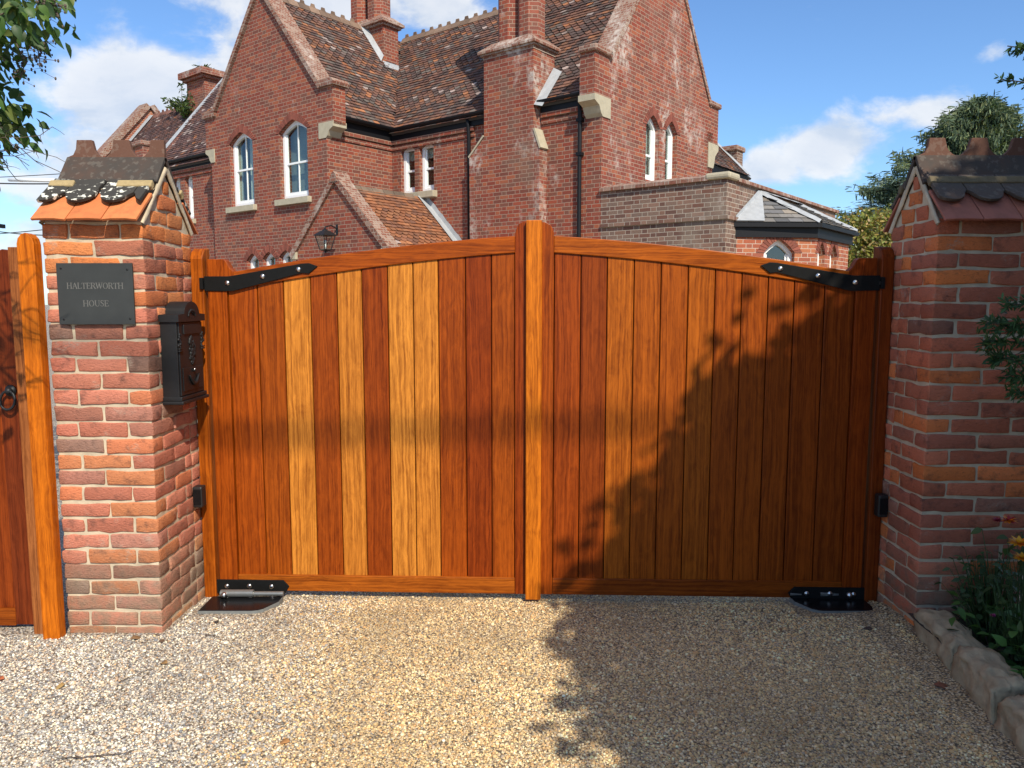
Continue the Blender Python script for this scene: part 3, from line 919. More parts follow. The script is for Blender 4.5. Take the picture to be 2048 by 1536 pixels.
fl.add([(4.22, 1.60, zC(1.62) + .10), (4.22, 2.25, zC(2.25) + .16), (4.42, 2.25, zC(2.25) + .05), (4.42, 1.60, zC(1.62) + .045)], [(0, 3, 2, 1)])
shl = MB().add([(4.365, 1.585, 4.48), (4.215, 1.585, 4.86), (4.215, 1.84, 4.86), (4.365, 1.84, 4.48), (4.40, 1.585, 4.50), (4.25, 1.585, 4.88), (4.25, 1.84, 4.88), (4.40, 1.84, 4.50)], [(4, 7, 6, 5), (0, 1, 2, 3), (0, 4, 5, 1), (3, 2, 6, 7), (0, 3, 7, 4), (1, 5, 6, 2)])
shl2 = MB().add([(2.565, 1.585, 4.50), (2.965, 1.585, 4.88), (2.965, 1.84, 4.88), (2.565, 1.84, 4.50), (2.545, 1.585, 4.53), (2.945, 1.585, 4.91), (2.945, 1.84, 4.91), (2.545, 1.84, 4.53)], [(4, 5, 6, 7), (3, 2, 1, 0), (0, 1, 5, 4), (3, 7, 6, 2), (0, 4, 7, 3), (1, 2, 6, 5)])
chimney([("breast", br, 'brick_streak'), ("stack", st, 'brick_white'), ("drip_course", cap, 'brick_edge'), ("weathering", sl, 'brick_edge'), ("flashing", fl, 'lead'), ("shoulder_slate", shl, 'stone'), ("shoulder_slate", shl2, 'stone'),
         ("shaft", shaft(3.42, 1.92, .27, 6.6, 9.6), 'brick'), ("shaft", shaft(3.92, 1.92, .27, 6.6, 9.6), 'brick_white')])
# the stack on the front ridge
c1 = MB().box(-2.95, -1.48, 2.99, 3.50, 7.2, 8.38)
k1 = MB().box(-3.02, -1.42, 2.93, 3.56, 8.38, 8.44).box(-3.08, -1.36, 2.87, 3.62, 8.44, 8.50)
w1 = MB().add([(-3.08, 2.87, 8.50), (-1.36, 2.87, 8.50), (-1.36, 3.62, 8.50), (-3.08, 3.62, 8.50), (-2.9, 3.02, 8.66), (-1.56, 3.02, 8.66), (-1.56, 3.46, 8.66), (-2.9, 3.46, 8.66)], [(0, 1, 5, 4), (1, 2, 6, 5), (2, 3, 7, 6), (3, 0, 4, 7), (4, 5, 6, 7)])
f1 = MB().add([(-1.42, 2.90, zA(-1.42) + .06), (-1.42, 3.62, zA(-1.42) + .06), (-1.30, 3.62, zA(-1.30) + .05), (-1.30, 2.90, zA(-1.30) + .05)], [(0, 3, 2, 1)])
f1.add([(-2.2, 2.985, 8.62), (-1.46, 2.985, zA(-1.46) + .16), (-1.40, 2.84, zA(-1.40) + .05), (-2.2, 2.84, zA(-2.2) + .05)], [(0, 3, 2, 1)])
chimney([("stack", c1, 'brick'), ("drip_course", k1, 'brick_edge'), ("weathering", w1, 'brick_edge'), ("flashing", f1, 'lead'),
         ("shaft", shaft(-2.52, 3.24, .30, 8.6, 10.6), 'brick'), ("shaft", shaft(-1.88, 3.24, .30, 8.6, 10.6), 'brick')])
# the short stack on the far left range
c3 = MB().box(-12.1, -11.0, 3.75, 4.6, 7.6, 8.95)
k3 = MB().box(-12.2, -10.9, 3.65, 4.7, 8.95, 9.05).box(-12.3, -10.8, 3.55, 4.8, 9.05, 9.25)
chimney([("stack", c3, 'brick'), ("drip_course", k3, 'brick_white')])

# -- the flat-roofed block right of gable D, with its parapet
wall("parapet_wall", (0, 1.84, 0), X, Z, [(5.6, 0), (8.04, 0), (8.04, 3.58), (5.6, 3.58)], [], .3, 'brick_grey')
wall("parapet_wall", (8.04, 2.14, 0), Y, Z, [(0, 0), (5.9, 0), (5.9, 3.58), (0, 3.58)], [], .3, 'brick_grey')
part("string_course", MB().prism([(5.62, 1.80), (8.08, 1.80), (8.08, 2.28), (8.042, 2.28), (8.042, 1.838), (5.62, 1.838)], (0, 0, 2.99), X, Y, .06), 'brick_grey')
cp = MB()
cp.prism([(-.06, 3.58), (.36, 3.58), (.36, 3.64), (.15, 3.71), (-.06, 3.64)], (5.6, 1.84, 0), Y, Z, -2.12)
cp.prism([(-.36, 3.58), (.06, 3.58), (.06, 3.64), (-.15, 3.71), (-.36, 3.64)], (8.04, 2.2, 0), X, Z, 5.9)
part("parapet_coping", cp, 'brick_edge')
part("coping_stone", MB().prism([(-.37, -.07), (.08, -.07), (.08, .38), (-.37, .38)], (8.04, 1.84, 3.70), X, Y, .115), 'stone', bevel=.04)
part("flat_roof", MB().box(5.62, 7.72, 2.15, 8.0, 3.2, 3.3), 'lead')

# -- the bay
bayp = [(8.045, 2.30), (9.05, 3.31), (9.05, 5.42), (8.045, 6.43)]
def facet(i):
    a, b = Vector((*bayp[i], 0)), Vector((*bayp[i + 1], 0))
    d = (b - a); L = d.length; d.normalize()
    return a, d, L
for i in range(3):
    a, d, L = facet(i)
    wins = [[(.50, 1.06, .9, 2.40, 2.64)], [(.18, .60, .9, 2.40, 2.62), (.92, 1.34, .9, 2.40, 2.62)], [(.5, 1.0, .9, 2.4, 2.62)]][i]
    wall("bay_wall", a, d, Z, [(0, 0), (L, 0), (L, 2.68), (0, 2.68)], [arch(*w) for w in wins], .24, 'brick_new')
    for q in wins:
        make_window(a, d, Z, *q, sill=False, bars=0, mid=.2, curtain=None if i == 0 else [(0, 1, 0, 1)], brick='brick_new')
def off(p, k):   # push a bay corner outwards
    cx, cy = 8.04, 4.36
    return (p[0] + k * (1 if p[0] > 8.5 else 0), p[1] + (k * .8 if p[1] > cy else -k * .8))
fb, gb = MB(), MB()
for k, (mb, w, z0, z1) in enumerate(((fb, .06, 2.66, 2.86), (gb, .15, 2.83, 2.90))):
    for i in range(3):
        p, q = off(bayp[i], w), off(bayp[i + 1], w)
        p2, q2 = off(bayp[i], w - .05), off(bayp[i + 1], w - .05)
        mb.add([(*p, z0), (*q, z0), (*q2, z0), (*p2, z0), (*p, z1), (*q, z1), (*q2, z1), (*p2, z1)], [(0, 1, 5, 4), (3, 7, 6, 2), (4, 5, 6, 7), (0, 3, 2, 1), (0, 4, 7, 3), (1, 2, 6, 5)])
part("fascia", fb, 'black'); part("gutter", gb, 'black')
ev = [off(p, .13) for p in bayp]
ap, aq = Vector((8.05, 3.36, 3.50)), Vector((8.05, 5.37, 3.50))
E_ = [Vector((*p, 2.90)) for p in ev]
slab("bay_roof_deck", [E_[0], E_[1], ap], 'dark_room', .03); slab("bay_roof_deck", [E_[1], E_[2], aq, ap], 'dark_room', .03); slab("bay_roof_deck", [E_[2], E_[3], aq], 'dark_room', .03)
def slate_face(tri, seed):
    """slates clipped to a roof facet given as a polygon (first edge = eave)"""
    a, b = tri[0], tri[1]
    A = (b - a); L = A.length; A.normalize()
    nrm = (b - a).cross(tri[2] - a).normalized()
    U = nrm.cross(A)
    poly = [((p - a).dot(A), (p - a).dot(U)) for p in tri]
    def ins(s, t):
        c = False; j = len(poly) - 1
        for i in range(len(poly)):
            xi, yi = poly[i]; xj, yj = poly[j]
            if (yi > t) != (yj > t) and s < (xj - xi) * (t - yi) / (yj - yi) + xi: c = not c
            j = i
        return c
    r = random.Random(seed); mb = MB()
    tw, tg = .24, .15
    for row in range(int(max(p[1] for p in poly) / tg) + 1):
        for cidx in range(int(L / tw) + 2):
            s0 = (cidx - (.5 if row % 2 else 0)) * tw; t0 = row * tg
            cor = [(max(0, s0) + .003, t0), (min(L, s0 + tw) - .003, t0), (min(L, s0 + tw) - .003, t0 + tg * 1.2), (max(0, s0) + .003, t0 + tg * 1.2)]
            if not ins((cor[0][0] + cor[1][0]) / 2, t0 + tg * .6) : continue
            k = r.uniform(.7, 1.3); c = tuple(q * k for q in r.choice([(.14, .135, .135), (.18, .165, .15), (.22, .185, .15), (.12, .118, .12)]))
            hb = .022 + r.uniform(0, .008)
            vs = [a + A * cor[0][0] + U * cor[0][1] + nrm * hb, a + A * cor[1][0] + U * cor[1][1] + nrm * hb, a + A * cor[2][0] + U * cor[2][1] + nrm * .005, a + A * cor[3][0] + U * cor[3][1] + nrm * .005]
            vs += [vs[0] - nrm * .01, vs[1] - nrm * .01]
            mb.add(vs, [(0, 1, 2, 3), (1, 0, 4, 5)], c)
    part("bay_roof", mb, 'slate', uv=False)
slate_face([E_[0], E_[1], ap], 1); slate_face([E_[1], E_[2], aq, ap], 2); slate_face([E_[2], E_[3], aq], 3)
def lead_strip(a, b, w, up=.035):
    a, b = Vector(a), Vector(b); d = (b - a).normalized(); sd = d.cross(Z).normalized()
    mb = MB()
    n = 10
    vs = []
    for i in range(n + 1):
        p = a.lerp(b, i / n) + Z * (.004 * math.sin(i * 2.3))
        vs += [p - sd * w + Z * (up - .03), p - sd * w * .3 + Z * (up + .015), p + Z * (up + .03), p + sd * w * .3 + Z * (up + .015), p + sd * w + Z * (up - .03)]
    fs = [(5 * i + j, 5 * i + j + 1, 5 * i + j + 6, 5 * i + j + 5) for i in range(n) for j in range(4)]
    mb.add(vs, fs)
    part("lead_hip", mb, 'lead', smooth=True)
lead_strip(ap, E_[1], .09); lead_strip(aq, E_[2], .09); lead_strip(ap, aq, .12)
ld = MB()
m_ = E_[0].lerp(E_[1], .34)
nn = (E_[1] - E_[0]).cross(ap - E_[0]).normalized() * .04
ld.add([E_[0] + nn, m_ + nn, ap + nn * 1.6, Vector((8.06, 3.2, 3.55)), Vector((8.06, 2.22, 3.02))], [(0, 1, 2), (0, 2, 3, 4)])
part("lead_apron", ld, 'lead')

# -- the porch
PH = -.55
wall("porch_gable", (0, PH, 0), X, Z, [(-.42, 0), (2.30, 0), (2.30, 2.62), (.95, 3.93), (-.42, 2.56)], [[(.35, 0.02), (1.55, .02), (1.55, 1.8), (.95, 2.3), (.35, 1.8)]], .28, 'brick')
part("porch_door", MB().box(.30, 1.6, PH + .2, PH + .25, .02, 2.35), 'black')
wall("porch_side", (2.30, PH + .28, 0), Y, Z, [(0, 0), (1.84 - PH - .28, 0), (1.84 - PH - .28, 2.56), (0, 2.56)], [], .2, 'brick')
coping("coping", (0, PH, 0), X, [(-.50, 2.46), (.95, 3.92)], .12, -.06, .26)
coping("coping", (0, PH, 0), X, [(.95, 3.92), (2.42, 2.48)], .12, -.06, .26)
part("apex_stone", MB().prism([(.83, 3.92), (1.07, 3.92), (1.02, 4.06), (.95, 4.12), (.88, 4.06)], (0, PH - .075, 0), X, Z, .36), 'brick_edge')
part("stone_corbel", MB().box(2.26, 2.44, PH - .05, PH + .25, 2.40, 2.58), 'stone', bevel=.02)
part("stone_corbel", MB().box(-.56, -.36, PH - .05, PH + .25, 2.44, 2.62), 'stone', bevel=.02)
cP = 1 / math.hypot(1, 1.0)
tile_roof("porch_roof", (2.42, PH + .26, 2.40), Y, (-cP, 0, cP), 1.84 - PH - .28, 2.1, lambda s, t: True, [(5, 8), (12, 15)], pal=TPAL_O, orange=.5, seed=8, light=.01)
slab("roof_deck", [(2.40, PH + .2, 2.40), (2.40, 1.84, 2.40), (.95, 1.84, 3.85), (.95, PH + .2, 3.85)])
slab("roof_deck", [(-.46, PH + .2, 2.44), (.95, PH + .2, 3.85), (.95, 1.84, 3.85), (-.46, 1.84, 2.44)])
ridge_tiles("ridge", (.95, PH + .3, 3.88), (.95, 1.82, 3.88), col=(.17, .12, .085), crest=False)
lf = MB()
n = 12
vs = []
for i in range(n + 1):
    t = i / n
    x = 1.0 + 1.40 * t; z = 3.84 - 1.40 * t
    vs += [(x, 1.832, z + .17 + .02 * (i % 2)), (x, 1.825, z + .05), (x, 1.66, z + .045)]
lf.add(vs, [(3 * i + j, 3 * i + 3 + j, 3 * i + 4 + j, 3 * i + 1 + j) for i in range(n) for j in range(2)])
part("flashing", lf, 'lead')

# -- the wing far behind gable D
wall("rear_wall", (4.3, 6.7, 0), Y, Z, [(0, 0), (5.6, 0), (5.6, 5.3), (0, 5.3)], [], .3, 'brick')
wall("rear_gable", (4.3, 12.3, 0), -X, Z, [(0, 0), (5, 0), (5, 5.3), (2.5, 8.0), (0, 5.3)], [], .3, 'brick')
tile_roof("roof", (4.45, 6.72, 5.25), Y, (-cP, 0, cP), 5.2, 3.2, lambda s, t: True, [], seed=9, orange=.08)
slab("roof_deck", [(4.42, 6.72, 5.22), (4.42, 12.2, 5.22), (1.8, 12.2, 7.84), (1.8, 6.72, 7.84)])
part("fascia", MB().box(4.34, 4.40, 6.72, 11.9, 5.0, 5.26), 'black')
part("kneeler_block", MB().box(3.45, 4.05, 11.95, 12.4, 4.8, 6.05), 'brick_grey')
part("kneeler_cap", MB().box(3.15, 4.10, 11.85, 12.5, 6.05, 6.2), 'brick_edge', bevel=.03)
part("verge_flashing", MB().add([(4.47, 11.75, 5.29), (4.47, 11.93, 5.32), (2.6, 11.93, 7.2), (2.6, 11.75, 7.17)], [(0, 1, 2, 3)]), 'lead')


def H2W(x, y, z):
    c, s = math.cos(HZ), math.sin(HZ)
    return Vector((-3.887 + c * x - s * y, 16.5 + s * x + c * y, z))


# lantern on the porch gable
lt = empty("wall_lantern", H2W(.95, -.55, 2.9), HZ, "black glazed lantern on a bracket on the porch gable", "lantern")
ln = MB()
ln.tube([(0, 0, .1), (0, -.15, .16), (0, -.29, .12), (0, -.30, .06)], .014, 8)
ln.prism([(-.03, -.06), (.03, -.06), (.03, .14), (-.03, .14)], (0, -.01, .05), X, Z, .02)
ln.build("bracket", M['iron'], lt)
def frustum(mb, cx, cy, z0, z1, r0, r1, col=None):
    vs = [(cx + sx * r, cy + sy * r, z) for z, r in ((z0, r0), (z1, r1)) for sx, sy in ((-1, -1), (1, -1), (1, 1), (-1, 1))]
    mb.add(vs, [(0, 1, 5, 4), (1, 2, 6, 5), (2, 3, 7, 6), (3, 0, 4, 7), (4, 5, 6, 7), (3, 2, 1, 0)], col)
top = MB(); frustum(top, 0, -.30, -.05, .04, .17, .07); frustum(top, 0, -.30, .04, .075, .05, .025); top.ball((0, -.30, .09), .02)
top.build("lantern_roof", M['iron'], lt)
gl = MB(); frustum(gl, 0, -.30, -.32, -.055, .075, .135)
gl.build("glass", M['glass'], lt)
cg = MB()
for sx, sy in ((-1, -1), (1, -1), (1, 1), (-1, 1)):
    cg.tube([(sx * .078, -.30 + sy * .078, -.32), (sx * .138, -.30 + sy * .138, -.05)], .009, 6)
frustum(cg, 0, -.30, -.345, -.32, .05, .085); cg.ball((0, -.30, -.36), .025)
cg.build("cage", M['iron'], lt)
MB().tube([(0, -.30, -.31), (0, -.30, -.2)], .018, 8).ball((0, -.3, -.17), .035).build("bulb", M['white'], lt, smooth=True)


# ------------------------------------------------------------------ gate pillars, brick by brick
BP_WARM = [(.50, .180, .115), (.47, .160, .100), (.54, .205, .130), (.56, .205, .090), (.38, .155, .105), (.52, .185, .120), (.48, .205, .145), (.27, .15, .11), (.55, .18, .085), (.51, .17, .11), (.49, .185, .125)]
BP_ORANGE = [(.58, .185, .060), (.55, .20, .075), (.50, .155, .060), (.42, .15, .09), (.60, .21, .075)]
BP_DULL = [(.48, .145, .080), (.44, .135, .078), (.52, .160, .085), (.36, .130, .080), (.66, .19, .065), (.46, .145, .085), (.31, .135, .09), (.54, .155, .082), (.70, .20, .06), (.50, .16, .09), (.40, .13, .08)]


def brick_block(mb, c, sz, col, rr, rad=.006, rough=.0060):
    """one handmade brick: rounded, slightly twisted box"""
    hx, hy, hz = (q / 2 for q in sz)
    def axis(h, long):
        rd = min(rad, h * .45)
        k = 3 if long else 1
        mid = [(-h + rd) + (2 * (h - rd)) * i / (k + 1) for i in range(1, k + 1)]
        return [-h, -h + rd] + mid + [h - rd, h]
    ax, ay, az = axis(hx, hx > .07), axis(hy, hy > .07), axis(hz, False)
    idx = {}; vs = []; fs = []
    seed = Vector((rr.uniform(0, 90), rr.uniform(0, 90), rr.uniform(0, 90)))
    tw = rr.uniform(-.008, .008); tz = rr.uniform(-.006, .006)
    def vert(i, j, k):
        key = (i, j, k)
        if key in idx: return idx[key]
        p = Vector((ax[i], ay[j], az[k]))
        q = Vector((max(-hx + rad, min(hx - rad, p.x)), max(-hy + rad, min(hy - rad, p.y)), max(-hz + rad, min(hz - rad, p.z))))
        d = p - q
        if d.length > 1e-6: p = q + d.normalized() * rad
        nv = noise.noise_vector(p * 22 + seed)
        nw = noise.noise_vector(p * 9 + seed)
        p = p + Vector((nv.x * rough, nv.y * rough, nv.z * rough)) + Vector((nw.x * .003, nw.y * .003, nw.z * .005))
        p = Vector((p.x + tw * p.z, p.y - tw * p.z, p.z + tz * (p.x + p.y)))
        vs.append(p + Vector(c)); idx[key] = len(vs) - 1
        return idx[key]
    nx, ny, nz = len(ax) - 1, len(ay) - 1, len(az) - 1
    for i in range(nx):
        for j in range(ny):
            fs.append((vert(i, j, 0), vert(i, j + 1, 0), vert(i + 1, j + 1, 0), vert(i + 1, j, 0)))
            fs.append((vert(i, j, nz), vert(i + 1, j, nz), vert(i + 1, j + 1, nz), vert(i, j + 1, nz)))
    for i in range(nx):
        for k in range(nz):
            fs.append((vert(i, 0, k), vert(i + 1, 0, k), vert(i + 1, 0, k + 1), vert(i, 0, k + 1)))
            fs.append((vert(i, ny, k), vert(i, ny, k + 1), vert(i + 1, ny, k + 1), vert(i + 1, ny, k)))
    for j in range(ny):
        for k in range(nz):
            fs.append((vert(0, j, k), vert(0, j, k + 1), vert(0, j + 1, k + 1), vert(0, j + 1, k)))
            fs.append((vert(nx, j, k), vert(nx, j + 1, k), vert(nx, j + 1, k + 1), vert(nx, j, k + 1)))
    mb.add(vs, fs, col)


def make_pillar(x0, x1, y0, y1, inner, label, pick, seed, zb=-.04):
    """inner = +1 when the gate is on the +x side"""
    rr = random.Random(seed)
    W, D = x1 - x0, y1 - y0
    root = empty("brick_pillar", ((x0 + x1) / 2, (y0 + y1) / 2, 0), 0, label, "gate pillar")
    ox, oy = (x0 + x1) / 2, (y0 + y1) / 2
    ch, jt, th = .0745, .0108, .1025
    zt = 1.895
    apex = 2.165
    ym = D / 2
    mb = MB()
    bh = ch - jt
    ncr = int(round((zt - zb) / ch))
    def put(xa, xb, ya, yb, zc, z):
        h = bh + rr.uniform(-.006, .004)
        brick_block(mb, ((xa + xb) / 2 - W / 2 + rr.uniform(-.002, .002), (ya + yb) / 2 - D / 2 + rr.uniform(-.002, .002), zc + rr.uniform(-.002, .002)), (xb - xa, yb - ya, h), pick(rr, z), rr)
    for k in range(ncr):
        z = zb + (k + .5) * ch
        j2 = jt / 2
        if k % 2 == 0:
            xs = [0, W / 2, W]
            sd = [th + j2, th + .215 + j2, D - th]
        else:
            xs = [0, th + j2, W - th - j2, W]
            sd = [.215 + j2, D - th]
        wob = rr.uniform(-.006, .006)
        for ya, yb in ((0, th if k % 2 == 0 else th), (D - th, D)):
            for a, b in zip(xs, xs[1:]):
                aa = a + (j2 + wob if a > 0 else 0); bb = b - (j2 - wob if b < W else 0)
                yb2, ya2 = yb, ya
                if k % 2 == 1 and (a == 0 or b == W):
                    if ya == 0: yb2 = .215
                    else: ya2 = D - .215 + .1 if D < .45 else ya
                put(aa, bb, ya2, yb2, z, z)
        # flank bricks between the front and back rows
        ys = sd
        start = th + jt if k % 2 == 0 else .215 + jt
        end = D - th - jt
        cuts = [start]
        while cuts[-1] < end - .27: cuts.append(cuts[-1] + .226)
        if end - cuts[-1] > .05: cuts.append(end + jt)
        for xa, xb in ((0, th), (W - th, W)):
            for a, b in zip(cuts, cuts[1:]): put(xa, xb, a, b - jt, z, z)
    # gable bricks on both flanks
    kz = 0
    z = zb + ncr * ch
    while True:
        zc = z + ch / 2
        half = (apex - .03 - (z + ch)) / (apex - zt) * ym
        half2 = (apex - .03 - z) / (apex - zt) * ym
        if half2 < .05: break
        hw = max(.035, (half + half2) / 2 - .02)
        for xa, xb in ((0, th), (W - th, W)):
            if kz % 2 == 0 and hw > .11: cuts = [ym - hw, ym + rr.uniform(-.02, .02), ym + hw]
            elif hw > .11: cuts = [ym - hw, ym - hw * .35, ym + hw * .45, ym + hw] if hw > .2 else [ym - hw, ym + hw * .2, ym + hw]
            else: cuts = [ym - hw, ym + hw]
            for a, b in zip(cuts, cuts[1:]): put(xa, xb, a + jt / 2, b - jt / 2, zc, zc)
        z += ch; kz += 1
    mb.build("brickwork", M['nearbrick'], root, smooth=True, uv=False)
    # mortar core, a few millimetres behind the brick faces
    i = .0065
    prof = [(-D / 2 + i, -.3), (D / 2 - i, -.3), (D / 2 - i, zt + .005), (0, apex - .02), (-D / 2 + i, zt + .005)]
    mo = MB().prism(prof, (W / 2 - i, 0, 0), Y, Z, W - 2 * i)
    mo.build("mortar", M['mortar'], root)
    # cap: eave course, scalloped course, ridge
    pit = math.atan2(apex - zt, D / 2)
    tl = []
    sx = 1
    L0 = W + .03
    for side in (-1, 1):
        up = Vector((0, -side * math.cos(pit), math.sin(pit))); nrm = Vector((0, side * math.sin(pit), math.cos(pit)))
        if side == -1: up = Vector((0, math.cos(pit), math.sin(pit))); nrm = Vector((0, -math.sin(pit), math.cos(pit)))
        eave = Vector((0, side * (D / 2 + .05), zt - .012))
        nt = 3
        tw = (W + .02) / nt
        def tile(poly, lift0, lift1, th, name, mat, col):
            # poly in (s, t); lift grows linearly down the slope so that the tiles lap
            tmax = max(p[1] for p in poly); tmin = min(p[1] for p in poly)
            fr = []
            for s, t in poly:
                k = (t - tmin) / (tmax - tmin)
                cam_ = .006 * (1 - ((s - sc_) / (tw / 2)) ** 2)
                fr.append(eave + Vector((s, 0, 0)) + up * t + nrm * (lift0 + (lift1 - lift0) * k + cam_))
            n = len(fr)
            vs = fr + [p - nrm * th for p in fr]
            q = [tuple(range(n)), tuple(range(2 * n - 1, n - 1, -1))] + [((a + 1) % n, a, n + a, n + (a + 1) % n) for a in range(n)]
            if (fr[1] - fr[0]).cross(fr[2] - fr[1]).dot(nrm) < 0: q = [f[::-1] for f in q]
            m = MB().add(vs, q, col)
            return m.build(name, M[mat], root, bevel=.003, uv=False)
        for k in range(nt):
            sc_ = -W / 2 - .01 + (k + .5) * tw
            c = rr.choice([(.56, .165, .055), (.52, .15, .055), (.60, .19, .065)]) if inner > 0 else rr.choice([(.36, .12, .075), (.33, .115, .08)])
            a, b = sc_ - tw / 2 + .002, sc_ + tw / 2 - .002
            poly = [(a, rr.uniform(-.004, .004)), (sc_ - tw * .2, 0), (sc_ + tw * .2, 0), (b, rr.uniform(-.004, .004)), (b, .21), (sc_ + tw * .2, .21), (sc_ - tw * .2, .21), (a, .21)]
            tile(poly, .034, .006, .014, "eave_tile", 'captile', c)
        for k in range(nt + 1):
            # rounded tiles laid half a tile out of step with the course below
            sc_ = -W / 2 - .01 + k * tw + (tw * .10 if inner > 0 else tw * .35)
            a, b = max(-W / 2 - .012, sc_ - tw / 2 + .002), min(W / 2 + .012, sc_ + tw / 2 - .002)
            if b - a < .04: continue
            pts = []
            for q in range(13):
                t = q / 12
                s = sc_ - tw / 2 + .002 + (tw - .004) * t
                w_ = (t - .5) * 2
                dz = .098 + .075 * (1 - math.sqrt(max(0, 1 - (min(1, abs(w_) / .86)) ** 2))) if abs(w_) < .86 else .173
                if a <= s <= b: pts.append((s, dz))
            if len(pts) < 3: continue
            poly = pts + [(pts[-1][0], .29), (pts[0][0], .29)]
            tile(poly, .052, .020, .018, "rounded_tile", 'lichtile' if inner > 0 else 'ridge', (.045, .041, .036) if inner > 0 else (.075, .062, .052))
        # bedding mortar under the ridge tile, in two lumps
        bm_ = MB()
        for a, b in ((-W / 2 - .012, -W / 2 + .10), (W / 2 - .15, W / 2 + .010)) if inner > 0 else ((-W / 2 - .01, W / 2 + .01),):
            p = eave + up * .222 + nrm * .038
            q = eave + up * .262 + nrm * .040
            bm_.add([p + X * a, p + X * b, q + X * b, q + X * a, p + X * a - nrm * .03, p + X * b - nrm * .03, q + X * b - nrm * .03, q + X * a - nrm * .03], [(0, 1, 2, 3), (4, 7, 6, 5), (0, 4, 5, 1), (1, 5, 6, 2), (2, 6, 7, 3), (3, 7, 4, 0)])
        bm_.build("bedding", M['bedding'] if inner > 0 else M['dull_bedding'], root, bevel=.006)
    # angle ridge tile with a cut crest
    zr = apex + .062
    wing = .165
    cs, sn = math.cos(pit + .06), math.sin(pit + .06)
    ridge = MB()
    prof = [(-wing * cs, zr - wing * sn), (-.012, zr), (.012, zr), (wing * cs, zr - wing * sn), (wing * cs - .012, zr - wing * sn - .012), (0, zr - .022), (-wing * cs + .012, zr - wing * sn - .012)]
    rx0, rx1 = -W / 2 - .012, W / 2 + .004
    ridge.prism(prof, (rx1, 0, 0), Y, Z, rx1 - rx0, col=(.052, .044, .038))
    ridge.build("ridge_tile", M['ridge'], root, bevel=.004)
    crest = []
    Lr = rx1 - rx0
    nmer = 3
    mw = .072
    pitch_ = (Lr - .03 - mw) / (nmer - 1) * .97
    base_z, top_z = zr - .004, zr + .078
    pts = [(0.0, base_z)]
    x = (.05 if inner > 0 else .06)
    for k in range(nmer):
        a, b = x + k * pitch_, x + k * pitch_ + mw
        if k == 0: pts += [(max(0.005, a - .045), base_z + .004), (a - .02, base_z + .014), (a - .006, base_z + .04)]
        pts += [(a, top_z), (b, top_z)]
        if k < nmer - 1:
            nx_ = x + (k + 1) * pitch_
            for q in range(1, 10):
                t = q / 10
                pts.append((b + (nx_ - b) * t, base_z + .002 + (top_z - base_z) * (1 - math.sin(math.pi * t) ** .55) * .9))
        else:
            pts += [(min(Lr, b + .008), base_z + .04), (min(Lr, b + .025), base_z + .012), (min(Lr - .002, b + .05), base_z + .003)]
    pts = [(min(p[0], Lr - .001), p[1]) for p in pts] + [(Lr, base_z)]
    cl = []
    for p in pts:
        if not cl or math.hypot(p[0] - cl[-1][0], p[1] - cl[-1][1]) > 1e-4: cl.append(p)
    cr = MB().prism(cl + [(Lr, base_z - .02), (0, base_z - .02)], (rx0, -.012, 0), X, Z, .024, col=(.13, .062, .042))
    cr.build("ridge_crest", M['ridge'], root, bevel=.003)
    # pointed fillets along the two verges
    fv = MB()
    for xs_ in (W / 2 + .002, -W / 2 - .002):
        for side in (-1, 1):
            a = Vector((0, side * (D / 2 + .004), zt - .004)); b = Vector((0, 0, apex + .005))
            n = 7; vs = []
            nr = Vector((0, side * math.sin(pit), math.cos(pit)))
            for i_ in range(n + 1):
                p = a.lerp(b, i_ / n)
                wv = .004 * math.sin(i_ * 2.1 + side)
                lo, hi = p - nr * (.014 + wv), p + nr * (.012 + .006 * i_ / n)
                e = .005 * (1 if xs_ > 0 else -1)
                vs += [Vector((xs_, lo.y, lo.z)), Vector((xs_ + e, lo.y, lo.z + .006)), Vector((xs_ + e * 1.2, hi.y, hi.z - .004)), Vector((xs_ - e, hi.y, hi.z))]
            fs = [(4 * i_ + j, 4 * i_ + (j + 1) % 4, 4 * i_ + 4 + (j + 1) % 4, 4 * i_ + 4 + j) for i_ in range(n) for j in range(4)]
            fv.add(vs, fs)
    fv.build("verge_mortar", M['mortar'], root, smooth=True)
    return root


def pick_left(rr, z):
    if z > 1.72: c = rr.choice(BP_ORANGE)
    elif z > 1.52: c = rr.choice(BP_ORANGE + BP_WARM[:3])
    else: c = rr.choice(BP_WARM)
    k = rr.uniform(.82, 1.12)
    if z < .3: k *= .92; c = (c[0] * .9, c[1] * 1.05, c[2] * 1.05)
    return tuple(q * k for q in c)


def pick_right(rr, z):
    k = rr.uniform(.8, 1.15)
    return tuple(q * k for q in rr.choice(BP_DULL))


PLX0, PLX1, PLY0, PLY1 = -2.085, -1.64, 3.45, 3.965
PRX0, PRX1, PRY0, PRY1 = 1.89, 2.38, 3.45, 3.87
make_pillar(PLX0, PLX1, PLY0, PLY1, 1, "sunlit orange-red brick pillar carrying the house name plaque, white-spotted tiles on top", pick_left, 5)
make_pillar(PRX0, PRX1, PRY0, PRY1, -1, "shaded dull brick pillar beside the flower bed", pick_right, 21, zb=-.02)

# ------------------------------------------------------------------ the driveway gate
GA, GB = Vector((-1.56, 3.95, 0)), Vector((1.81, 3.83, 0))
GANG = math.atan2(GB.y - GA.y, GB.x - GA.x)
GL = (GB - GA).length
W_MID, W_DARK, W_RED = (.40, .088, .010), (.30, .058, .008), (.22, .042, .011)
W_GOLD, W_LITE, W_ORG = (.60, .255, .052), (.48, .145, .020), (.44, .105, .011)


def arc_pts(x0, z0, x1, z1, bulge, n=16):
    """from the hinge end to the meeting end, rising and flattening"""
    out = []
    for i in range(n + 1):
        t = i / n
        out.append((x0 + (x1 - x0) * t, z0 + (z1 - z0) * t + bulge * 4 * t * (1 - t)))
    return out


